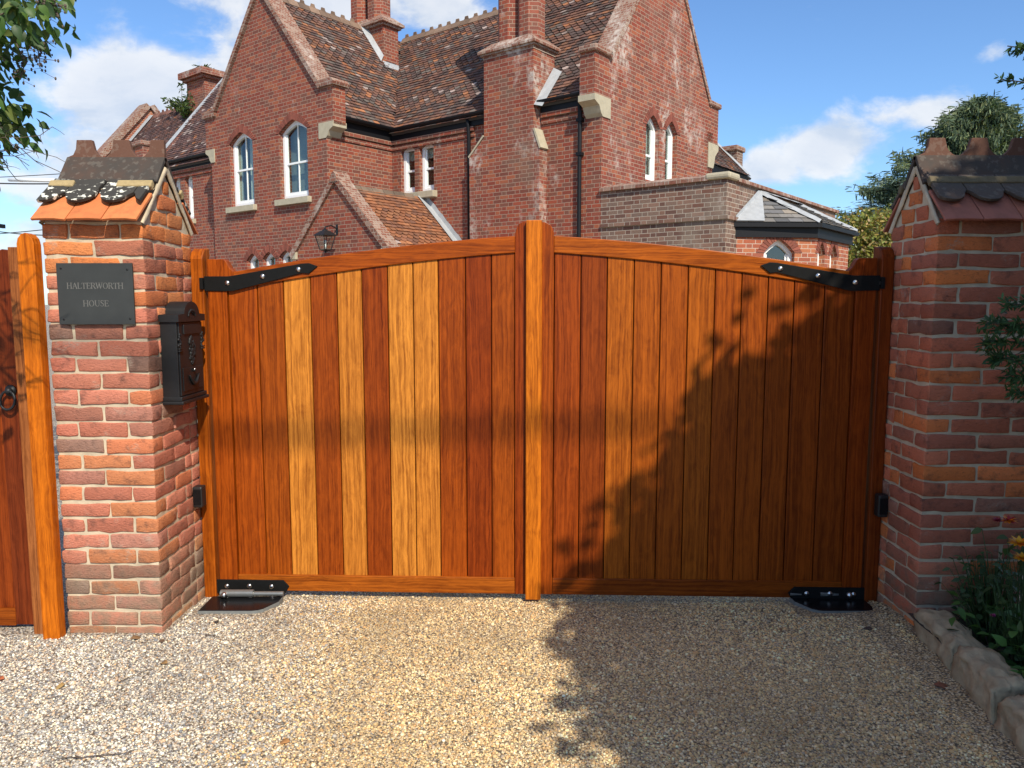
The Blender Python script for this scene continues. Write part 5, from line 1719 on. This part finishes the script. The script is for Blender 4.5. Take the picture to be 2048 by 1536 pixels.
    for cx, cz in ((-1.58, 2.60), (-1.60, 2.38), (-1.66, 2.36), (-1.80, 2.09), (-1.55, 2.55)):
        c = world((cx, y0 - .05, cz))
        sh = MB()
        sh.tube([c + Vector((-.04, 0, .12)), c, c + Vector((0, 0, -.08))], [.004, .003, .002], 5)
        for i in range(46):
            q = c + Vector((rr.gauss(0, .036), rr.gauss(0, .036), rr.gauss(-.015, .05)))
            sh.tube([c + Vector((0, 0, (q - c).z * .8)), q], .0012, 4, caps=False)
            sh.ball(q, rr.uniform(.0045, .0075), 1, 1, 1.5, 6, 4)
        sh.build("seed_head", M['bark'], root, smooth=True)


left_tree()


# conifer on the right, mostly out of view; its crown shades the right pillar and half the gate
def right_conifer():
    rr = random.Random(5); rg = np.random.default_rng(5)
    base = Vector((4.75, .30, 0))
    root = empty("conifer", base, 0, "dark evergreen whose sprays reach in at the right edge and shade the pillar", "tree")
    tr = MB()
    limb_tube(tr, (0, 0, -.1), (.05, 0, 6.3), .22, .03, rr, .03, 10, 9)
    prof = [(0.4, 2.8), (1.5, 3.25), (3.2, 3.42), (4.04, 3.08), (4.72, 2.50), (5.21, 1.88), (5.7, 1.35), (6.1, .72), (6.5, .08)]
    def rad(z):
        for (a, ra), (b, rb) in zip(prof, prof[1:]):
            if a <= z <= b: return ra + (rb - ra) * (z - a) / (b - a)
        return .1
    P, D, Nn, L, Wd = [], [], [], [], []
    nl = 820
    for i in range(nl + 420):
        z = .5 + 5.95 * (i + .5) / nl
        a = i * 2.399963
        if i >= nl:
            z = 2.2 + 2.7 * ((i - nl) + .5) / 420; a = math.pi + rr.uniform(-.75, .75)
        rz = (rad(z) - .13) * rr.uniform(.86, 1.02) * (1 + .02 * math.sin(3 * a + z * 2))
        tip = Vector((.927 * rz * math.cos(a) + .17 * rz * math.sin(a), .376 * rz * math.cos(a) - .42 * rz * math.sin(a), z + rr.uniform(-.15, .08)))
        wx, wy = base.x + tip.x, base.y + tip.y
        if wy > .6 and wx < .70 * wy + .12: continue          # keep the view of the drive clear
        st = Vector((.02, 0, max(.2, z - .25 * rz)))
        limb_tube(tr, st, tip, .024, .006, rr, .08, 4, 5)
        m = int(30 + 46 * rz)
        for _ in range(m):
            t = rr.random() ** .55
            p = st.lerp(tip, t) + Vector((rr.gauss(0, .12), rr.gauss(0, .12), rr.gauss(-.04, .11)))
            d = (Vector((tip.x, tip.y, 0)) / rz + Vector((0, 0, -.25)) + Vector((rr.gauss(0, .6), rr.gauss(0, .6), rr.gauss(0, .4)))).normalized()
            P.append(p); D.append(d); Nn.append(Vector((rr.gauss(0, .5), rr.gauss(0, .5), 1))); L.append(rr.uniform(.07, .16)); Wd.append(rr.uniform(.05, .09))
    n = len(P)
    cols = palette(rg, n, [(.030, .062, .022), (.040, .080, .028), (.024, .05, .02), (.05, .085, .03)])
    V, F, C = quad_cards(P, Nn, D, L, Wd, cols)
    # finely modelled sprays where the branches enter the picture
    P2, D2, N2, L2, W2 = [], [], [], [], []
    def spray(a, b, wid, dens, sub=7):
        a, b = Vector(a) - base, Vector(b) - base
        limb_tube(tr, a, b, .008, .0022, rr, .12, 6, 5)
        d = (b - a)
        for i in range(dens):
            t = rr.random()
            p = a.lerp(b, t)
            side = d.normalized().cross(Vector((rr.gauss(0, .3), rr.gauss(0, 1), rr.gauss(0, 1)))).normalized()
            q = d.normalized() * rr.uniform(.3, .9) + side * rr.uniform(.4, 1) + Vector((0, 0, -.2))
            ln = wid * (1 - .55 * t) * rr.uniform(.5, 1.1)
            tipq = p + q.normalized() * ln
            for k in range(sub):
                P2.append(p.lerp(tipq, (k + rr.random()) / sub)); D2.append((q + Vector((rr.gauss(0, .7), rr.gauss(0, .7), rr.gauss(0, .7)))).normalized())
                N2.append(Vector((rr.gauss(0, 1), rr.gauss(0, 1), rr.gauss(0, 1)))); L2.append(rr.uniform(.016, .034)); W2.append(rr.uniform(.006, .011))
    yy = 3.2
    for a, b, w_, dn in [((2.9, 2.7, 2.25), (1.99, yy, 2.57), .07, 130), ((2.9, 2.6, 2.15), (1.97, yy, 2.44), .07, 130), ((2.8, 2.6, 2.1), (2.10, yy, 2.37), .08, 130), ((2.7, 2.5, 2.3), (2.12, yy, 2.52), .06, 80),
                         ((2.5, 2.2, 1.42), (1.76, 2.85, 1.47), .10, 260), ((2.5, 2.2, 1.34), (1.80, 2.9, 1.40), .11, 260), ((2.5, 2.2, 1.26), (1.84, 2.9, 1.34), .11, 260), ((2.5, 2.2, 1.18), (1.90, 2.9, 1.27), .11, 220), ((2.4, 2.2, 1.5), (1.86, 2.88, 1.54), .09, 180), ((2.5, 2.3, 1.1), (1.95, 2.95, 1.20), .09, 160)]:
        spray(a, b, w_, dn)
    n2 = len(P2)
    c2 = palette(rg, n2, [(.045, .095, .035), (.06, .12, .045), (.035, .075, .03)])
    V2, F2, C2 = quad_cards(P2, N2, D2, L2, W2, c2)
    tr.build("trunk", M['bark'], root, smooth=True)
    mesh_np("crown", np.concatenate([V, V2]), np.concatenate([F, F2 + len(V)]), M['needle'], np.concatenate([C, C2]), root)


right_conifer()


# blue-green weeping conifers beyond the garden
def weeping_conifer(base, H, rmax, label, seed, cols, lean=0.0, nl=300, group=None):
    rr = random.Random(seed); rg = np.random.default_rng(seed)
    base = Vector(base)
    root = empty("cedar_tree", base, 0, label, "tree", group)
    tr = MB()
    limb_tube(tr, (0, 0, -.2), (lean, 0, H * .98), .35, .04, rr, .02, 10, 8)
    P, D, Nn, L, Wd = [], [], [], [], []
    for i in range(nl):
        t = (i + .5) / nl
        t = t ** .8
        z = H * (.12 + .86 * t)
        a = i * 2.399963 + rr.uniform(-.4, .4)
        rz = rmax * (1 - t) ** .74 * rr.uniform(.50, 1.2) * (1 + .18 * math.sin(a * 2 + seed)) + .10
        st = Vector((lean * t, 0, z))
        tip = st + Vector((rz * math.cos(a), rz * math.sin(a), rr.uniform(-.05, .35) * rz * .6))
        limb_tube(tr, st, tip, .06, .012, rr, .12, 4, 5)
        for _ in range(int(160 + 380 * rz / rmax)):
            q = rr.random() ** .6
            p = st.lerp(tip, q) + Vector((rr.gauss(0, .15), rr.gauss(0, .15), rr.gauss(.02, .12)))
            if rr.random() < .58: d = Vector((rr.gauss(0, .22), rr.gauss(0, .22), -1))
            else: d = Vector((math.cos(a), math.sin(a), rr.uniform(-.5, .3)))
            P.append(p); D.append(d.normalized()); Nn.append(Vector((rr.gauss(0, 1), rr.gauss(-.6, 1), rr.gauss(.2, .5)))); L.append(rr.uniform(.12, .30)); Wd.append(rr.uniform(.03, .06))
    n = len(P)
    V, F, C = quad_cards(P, Nn, D, L, Wd, palette(rg, n, cols, .6, 1.35), .8)
    tr.build("trunk", M['bark'], root, smooth=True)
    mesh_np("crown", V, F, M['needle'], C, root)


CED = [(.085, .125, .07), (.11, .15, .075), (.055, .085, .05), (.15, .175, .075), (.075, .115, .075)]
weeping_conifer((18.4, 31, 0), 9.55, 6.2, "tall weeping cedar rising behind the right pillar", 3, CED)
weeping_conifer((22.6, 32, 0), 9.7, 5.0, "second weeping cedar at the right edge, partly cut off", 4, [(.055, .09, .035), (.075, .11, .04), (.04, .07, .03), (.10, .13, .05)])


def flat_cedar(base):
    rr = random.Random(9); rg = np.random.default_rng(9)
    base = Vector(base)
    root = empty("blue_cedar", base, 0, "blue-grey cedar with flat layered sprays between the bay and the pillar", "tree")
    tr = MB()
    limb_tube(tr, (0, 0, -.2), (0, 0, 6.6), .3, .05, rr, .03, 8, 8)
    P, D, Nn, L, Wd = [], [], [], [], []
    for i in range(70):
        z = 2.0 + 4.4 * (i + .5) / 70
        a = i * 2.4
        rz = (3.9 - .38 * (z - 2)) * rr.uniform(.7, 1.08)
        st = Vector((0, 0, z)); tip = Vector((rz * math.cos(a), rz * math.sin(a), z + rr.uniform(.1, .55)))
        limb_tube(tr, st, tip, .07, .012, rr, .1, 4, 5)
        for _ in range(480):
            q = rr.random() ** .55
            wd = .5 * q + .12
            p = st.lerp(tip, q) + Vector((rr.gauss(0, wd * .7), rr.gauss(0, wd * .7), rr.gauss(.0, .06)))
            d = Vector((math.cos(a) + rr.gauss(0, .5), math.sin(a) + rr.gauss(0, .5), rr.uniform(-.5, .25)))
            P.append(p); D.append(d.normalized()); Nn.append(Vector((rr.gauss(0, .5), rr.gauss(-.3, .5), 1))); L.append(rr.uniform(.14, .36)); Wd.append(rr.uniform(.035, .07))
    n = len(P)
    V, F, C = quad_cards(P, Nn, D, L, Wd, palette(rg, n, [(.15, .22, .185), (.19, .26, .215), (.11, .17, .145), (.23, .28, .23)], .65, 1.3), .7)
    tr.build("trunk", M['bark'], root, smooth=True)
    mesh_np("crown", V, F, M['needle'], C, root)


flat_cedar((17.6, 33, 0))


def bushy_tree(name, base, clumps, n, cols, label, cat, seed, lw=(.09, .17), ww=(.05, .085), stems=10):
    rr = random.Random(seed); rg = np.random.default_rng(seed)
    base = Vector(base)
    root = empty(name, base, 0, label, cat)
    tr = MB()
    P = []; O = []
    w = np.array([c[3] ** 2 for c in clumps]); w /= w.sum()
    for c, k in zip(clumps, w):
        m = int(n * k)
        u = rand_dirs(rg, m)
        r = c[3] * (rg.random(m) ** .28) * (1 + .16 * np.sin(u[:, 0] * 7 + u[:, 2] * 5))
        P.append(np.array(c[:3]) + u * r[:, None] * np.array([1, 1, .92])); O.append(u)
        limb_tube(tr, (rr.uniform(-.2, .2), rr.uniform(-.2, .2), -.1), c[:3], .07, .02, rr, .15, 5, 6)
    P = np.concatenate(P); O = np.concatenate(O); m = len(P)
    keep = P[:, 2] > .05
    P, O = P[keep], O[keep]; m = len(P)
    D = O * .6 + rand_dirs(rg, m) * .7 + np.array([0, 0, -.35])
    Nn = O * .6 + rand_dirs(rg, m) * .8
    C = palette(rg, m, cols, .6, 1.35)
    V, F, C = quad_cards(P, Nn, D, rg.uniform(*lw, m), rg.uniform(*ww, m), C, .5)
    tr.build("trunk", M['bark'], root, smooth=True)
    mesh_np("crown", V, F, M['leaf'], C, root)


YG = [(.25, .25, .055), (.32, .29, .07), (.17, .19, .045), (.38, .28, .09), (.20, .24, .06), (.36, .24, .11), (.13, .16, .04)]
cl = [(0, 0, 1.6, 1.9), (1.2, .2, 2.3, 1.7), (-1.0, .3, 2.5, 1.4), (.3, .2, 3.3, 1.35), (1.9, .3, 3.2, 1.25), (-1.55, .2, 3.35, .85), (2.9, .5, 2.6, 1.6), (-.6, 0, 3.75, .8), (1.2, 0, 3.85, .85), (-1.2, 0, 4.05, .45), (.4, 0, 4.2, .5), (2.2, 0, 4.1, .6), (3.7, .6, 3.4, 1.2), (-1.75, .1, 4.0, .35)]
bushy_tree("shrub_tree", (12.2, 24.5, 0), cl, 26000, YG, "dense yellow-green shrub with bronze leaves behind the slate bay roof", "shrub", 15)
bushy_tree("hedge_shrub", (8.6, 15.5, 0), [(0, 0, .7, .9), (1.2, .2, .8, .95), (2.4, .4, .9, 1.0), (-.9, .3, .6, .7)], 6500, [(.06, .12, .025), (.08, .15, .03), (.045, .09, .02), (.13, .17, .04)], "low bright green shrub seen just above the right end of the gate", "shrub", 16, (.06, .12), (.035, .06))

# plants growing on the far-left chimney
def sprig(name, loc, n, sp, cols, label, cat, seed, lw=(.1, .2)):
    rr = random.Random(seed); rg = np.random.default_rng(seed)
    root = empty(name, loc, 0, label, cat)
    st = MB(); P, D = [], []
    for i in range(9):
        tip = Vector((rr.gauss(0, sp[0]), rr.gauss(0, sp[1]), rr.uniform(.25, 1) * sp[2]))
        pts = limb_tube(st, (0, 0, -.05), tip, .014, .005, rr, .2, 5, 5)
        for q in pts[1:]:
            for _ in range(n // 45):
                P.append(q + Vector((rr.gauss(0, sp[0] * .25), rr.gauss(0, sp[1] * .25), rr.gauss(0, sp[2] * .09)))); D.append(Vector((rr.gauss(0, 1), rr.gauss(0, 1), rr.gauss(-.1, .7))))
    m = len(P)
    V, F, C = quad_cards(P, rand_dirs(rg, m), D, rg.uniform(*lw, m), rg.uniform(lw[0] * .4, lw[1] * .4, m), palette(rg, m, cols))
    st.build("stem", M['bark'], root, smooth=True)
    mesh_np("foliage", V, F, M['leaf'], C, root)


GR = [(.06, .10, .03), (.09, .14, .04), (.045, .08, .025), (.13, .16, .05)]
sprig("wild_shrub", H2W(-12.2, 3.7, 7.9), 320, (.22, .22, 1.0), GR, "green wild shrub sprouting beside the far-left chimney", "shrub", 3)
sprig("wild_shrub", H2W(-13.1, 4.0, 8.35), 180, (.30, .2, .30), GR, "low tuft of greenery on the ridge left of the far chimney", "plant", 4)
sprig("wild_shrub", H2W(-11.5, 4.2, 9.25), 90, (.18, .18, .28), GR, "tiny weed growing on top of the far-left chimney", "plant", 5)

# flower-bed plants
def bed_plant(name, loc, n, spread, h, leafl, cols, label, flowers=None, seed=1):
    rr = random.Random(seed); rg = np.random.default_rng(seed)
    root = empty(name, loc, 0, label, "plant")
    P, D, Nn = [], [], []
    st = MB()
    for i in range(n):
        p = Vector((rr.gauss(0, spread), rr.gauss(0, spread), h * (rr.random() ** .7)))
        limb_tube(st, (p.x * .3, p.y * .3, -.02), p, .0022, .0014, rr, .15, 3, 4)
        P.append(p); D.append(Vector((p.x * 6 + rr.gauss(0, .5), p.y * 6 + rr.gauss(0, .5), rr.uniform(-.4, .5)))); Nn.append(Vector((rr.gauss(0, .4), rr.gauss(0, .4), 1)))
    V, F, C = leaf_cards(P, Nn, D, rg.uniform(leafl * .9, leafl * 1.7, n), rg.uniform(leafl * .8, leafl * 1.3, n), palette(rg, n, cols), .2, .3)
    st.build("stem", M['leaf'], root, smooth=True)
    me = st and None
    mesh_np("foliage", V, F, M['leaf'], C, root)
    for (x, y, z, r, c1, c2) in flowers or ():
        PP, DD, NN, CC = [], [], [], []
        for ringi, (k, el) in enumerate(((12, .15), (10, .55), (7, 1.0))):
            for i in range(k):
                a = 2 * math.pi * i / k + ringi
                DD.append((math.cos(a), math.sin(a) * 1, el)); PP.append((x, y, z)); NN.append((-math.cos(a) * el, -math.sin(a) * el, 1)); CC.append(c1 if rr.random() < .7 else c2)
        V, F, C = leaf_cards(PP, NN, DD, [r] * len(PP), [r * .5] * len(PP), CC, .1, .2)
        f = mesh_np("flower", V, F, M['leaf'], C, root)
    # tint the stems
    for ch in root.children:
        if ch.name.startswith("stem"):
            at = ch.data.attributes.new("Col", 'FLOAT_COLOR', 'POINT')
            at.data.foreach_set('color', np.tile(np.array([.05, .10, .03, 1], dtype=np.float32), len(ch.data.vertices)))
    return root


G1 = [(.05, .13, .03), (.07, .16, .035), (.09, .19, .045), (.04, .10, .025)]
PINK, MAG = (.55, .10, .28), (.40, .04, .25)
OR1, OR2 = (.85, .30, .015), (.80, .45, .03)
bed_plant("geranium_plant", (2.06, 3.16, .10), 70, .075, .15, .035, G1, "low leafy plant with one pink bloom behind the first kerb stone", [(-.03, -.05, .13, .014, PINK, MAG)], 1)
bed_plant("geranium_plant", (2.10, 2.92, .10), 100, .085, .17, .038, G1, "leafy clump with small mauve blooms behind the middle kerb stone", [(-.05, -.03, .14, .012, MAG, PINK), (.03, -.02, .15, .011, MAG, PINK)], 2)
bed_plant("bedding_plant", (2.16, 3.33, .10), 210, .08, .32, .024, [(.04, .085, .03), (.05, .10, .035), (.065, .11, .04)], "dark bushy foliage against the foot of the right pillar", None, 3)
bed_plant("bedding_plant", (2.00, 2.70, .10), 45, .05, .07, .03, G1, "small low plant with one orange bloom at the bed's near end", [(-.02, -.02, .05, .014, OR1, OR2)], 4)
bed_plant("orange_flower", (2.10, 2.98, .10), 110, .07, .52, .03, [(.035, .07, .02), (.05, .09, .025)], "tall plant with orange and yellow flowers at the right edge", [(-.135, -.03, .585, .032, OR1, (.35, .02, .03)), (-.10, -.05, .50, .042, OR2, OR1), (-.175, -.02, .585, .020, (.30, .02, .05), (.25, .02, .06)), (-.085, -.05, .44, .034, OR2, OR1)], 5)

# ------------------------------------------------------------------ litter on the drive
def twig(name, x, y, L, ang, rad, label, seed, col=(.10, .07, .05)):
    rr = random.Random(seed)
    mb = MB()
    d = Vector((math.cos(ang), math.sin(ang), 0))
    pts = limb_tube(mb, -d * L / 2, d * L / 2, rad, rad * .45, rr, .22, 7, 6)
    for q in pts[2:5:2]:
        mb.tube([q, q + Vector((d.y * .25 + d.x * .4, -d.x * .25 + d.y * .4, .1)) * L * .35 * (1 if rr.random() < .5 else -1)], [rad * .6, rad * .3], 5)
    mb.v = [(v[0], v[1], abs(v[2]) * .4) for v in mb.v]
    mb.c = [col] * len(mb.v)
    o = mb.build(name, M['dry'], None, smooth=True, uv=False)
    o.location = (x, y, gz(x, y) + rad + .006)
    tag(o, label, "twig", "dry twigs lying on the gravel")


def gp_at(px, py):
    """where a line of sight meets the drive"""
    a, b = (px - 1024) / FPX, (768 - py) / FPX
    cp, sp = math.cos(PITCH), math.sin(PITCH)
    r = Vector((a, cp + b * sp, -sp + b * cp))
    t = -CAM_H / r.z
    return r.x * t, r.y * t


for i, (px, py, L, ang, rad, lab) in enumerate([
        (285, 1350, .20, .95, .0030, "long crooked twig on the pale gravel below the name pillar"),
        (120, 1395, .09, .5, .0025, "short brown twig near the left edge below the garden gate"),
        (192, 1515, .22, .18, .0040, "thick dark twig at the bottom left corner of the drive"),
        (425, 1276, .09, -.4, .0035, "short dark twig in front of the left motor housing"),
        (1415, 1500, .10, -.6, .0030, "dark twig in the shade at the bottom of the drive"),
        (1845, 1444, .06, .3, .0022, "thin twig lying near the kerb stones"),
        (770, 1478, .06, .1, .0020, "thin twig on the golden gravel, bottom centre-left"),
        (295, 1290, .10, -.3, .0026, "twig right at the foot of the name pillar")]):
    x, y = gp_at(px, py)
    twig("twig", x, y, L, ang, rad, lab, 40 + i)


def dead_leaf(px, py, L, col, label, seed):
    rr = random.Random(seed)
    x, y = gp_at(px, py)
    a = rr.uniform(0, 6.28)
    V, F, C = leaf_cards([(0, 0, 0)], [(.2, -.3, 1)], [(math.cos(a), math.sin(a), .1)], [L], [L * .55], [col], .4, .5)
    o = mesh_np("dead_leaf", V, F, M['dry'], C)
    sd = o.modifiers.new("thick", 'SOLIDIFY'); sd.thickness = .0012
    o.location = (x, y, gz(x, y) + .012)
    tag(o, label, "leaf", "dead leaves fallen on the gravel")


for i, (px, py, L, c, lab) in enumerate([
        (433, 1250, .05, (.05, .04, .035), "blackish curled leaf just in front of the left motor housing"),
        (580, 1490, .045, (.42, .20, .07), "orange-brown leaf on the gravel at the bottom left of centre"),
        (1868, 1375, .075, (.24, .09, .05), "large red-brown curled leaf beside the middle kerb stone"),
        (335, 1332, .05, (.32, .18, .07), "pale brown crumpled leaf below the corner of the name pillar"),
        (8, 1362, .05, (.45, .13, .05), "reddish leaf at the left edge of the drive"),
        (1745, 1265, .05, (.09, .06, .05), "dark leaf by the foot of the right pillar"),
        (262, 1282, .05, (.20, .11, .05), "brown leaf caught at the foot of the name pillar near its outer corner"),
        (318, 1288, .035, (.12, .07, .04), "small dark leaf against the inner corner of the name pillar's foot"),
        (1560, 1262, .03, (.30, .16, .08), "small tan leaf in the shade in front of the right gate hinge"),
        (130, 1372, .04, (.42, .26, .09), "ochre leaf on the pale gravel left of the long twig")]):
    dead_leaf(px, py, L, c, lab, 60 + i)

# ------------------------------------------------------------------ wires, the neighbour's house, street cable
def wire(a, b, sag, rad, label, name="overhead_wire", sleeve=None):
    a, b = Vector(a), Vector(b)
    o = empty(name, a, 0, label, "wire", "thin overhead wires left of the house")
    pts = [(b - a) * (i / 14) - Z * sag * 4 * (i / 14) * (1 - i / 14) for i in range(15)]
    MB().tube(pts, rad, 6).build("cable", M['wire'], o, smooth=True)
    if sleeve:
        p, q = (b - a) * sleeve[0], (b - a) * sleeve[1]
        MB().tube([p, q], rad * 2.6, 8).build("insulator", M['white'], o, smooth=True)
    return o


wire((-17, 22, 5.02), (-10.0, 20.0, 4.62), .1, .018, "upper overhead wire with a pale insulator sleeve, left of the pillar cap", sleeve=(.50, .78))
wire((-17, 22, 4.98), (-10.2, 20.2, 4.95), .05, .010, "faint overhead wire rising just above the sleeved one")
wire((-15, 20, 3.75), (-10.5, 17.5, 3.05), .10, .012, "lower overhead wire crossing the cloud above the garden gate")
wire((-15, 20, 3.22), (-10.5, 17.5, 3.18), .03, .010, "lowest overhead wire above the orange gate post")
nh = empty("neighbour_house", (-21.1, 26, 0), R(-6), "corner of a neighbour's slate roof and dark gutter at the far left edge", "house")
MB().box(-5, 1.9, 0, 2, 0, 4.3).build("wall", M['render_wall'], nh)
rf = MB()
rf.add([(-5.4, -.5, 4.35), (2.35, -.5, 4.35), (2.35, 2.5, 4.35), (-5.4, 2.5, 4.35), (-5.4, 1, 5.4), (.9, 1, 5.4)], [(0, 1, 5, 4), (1, 2, 5), (2, 3, 4, 5), (3, 0, 4), (3, 2, 1, 0)], (.11, .10, .095))
rf.build("roof", M['slate'], nh, uv=False)
MB().box(-5.4, 2.42, -.62, -.5, 4.22, 4.36).box(2.35, 2.46, -.5, 2.5, 4.22, 4.36).build("gutter", M['black'], nh)

# the street cable behind the viewer, whose blurred shadow lies across the gate
sc_root = empty("street_cable", (-9.6, -7.1, 11.56), 0, "thick street cable strung behind the viewer, shadowing the gate", "cable")
MB().tube([(28 * i / 20, 0, .28 * ((i / 10 - 1) ** 2) + .06 * i / 20) for i in range(21)], .030, 8).build("cable", M['wire'], sc_root, smooth=True)
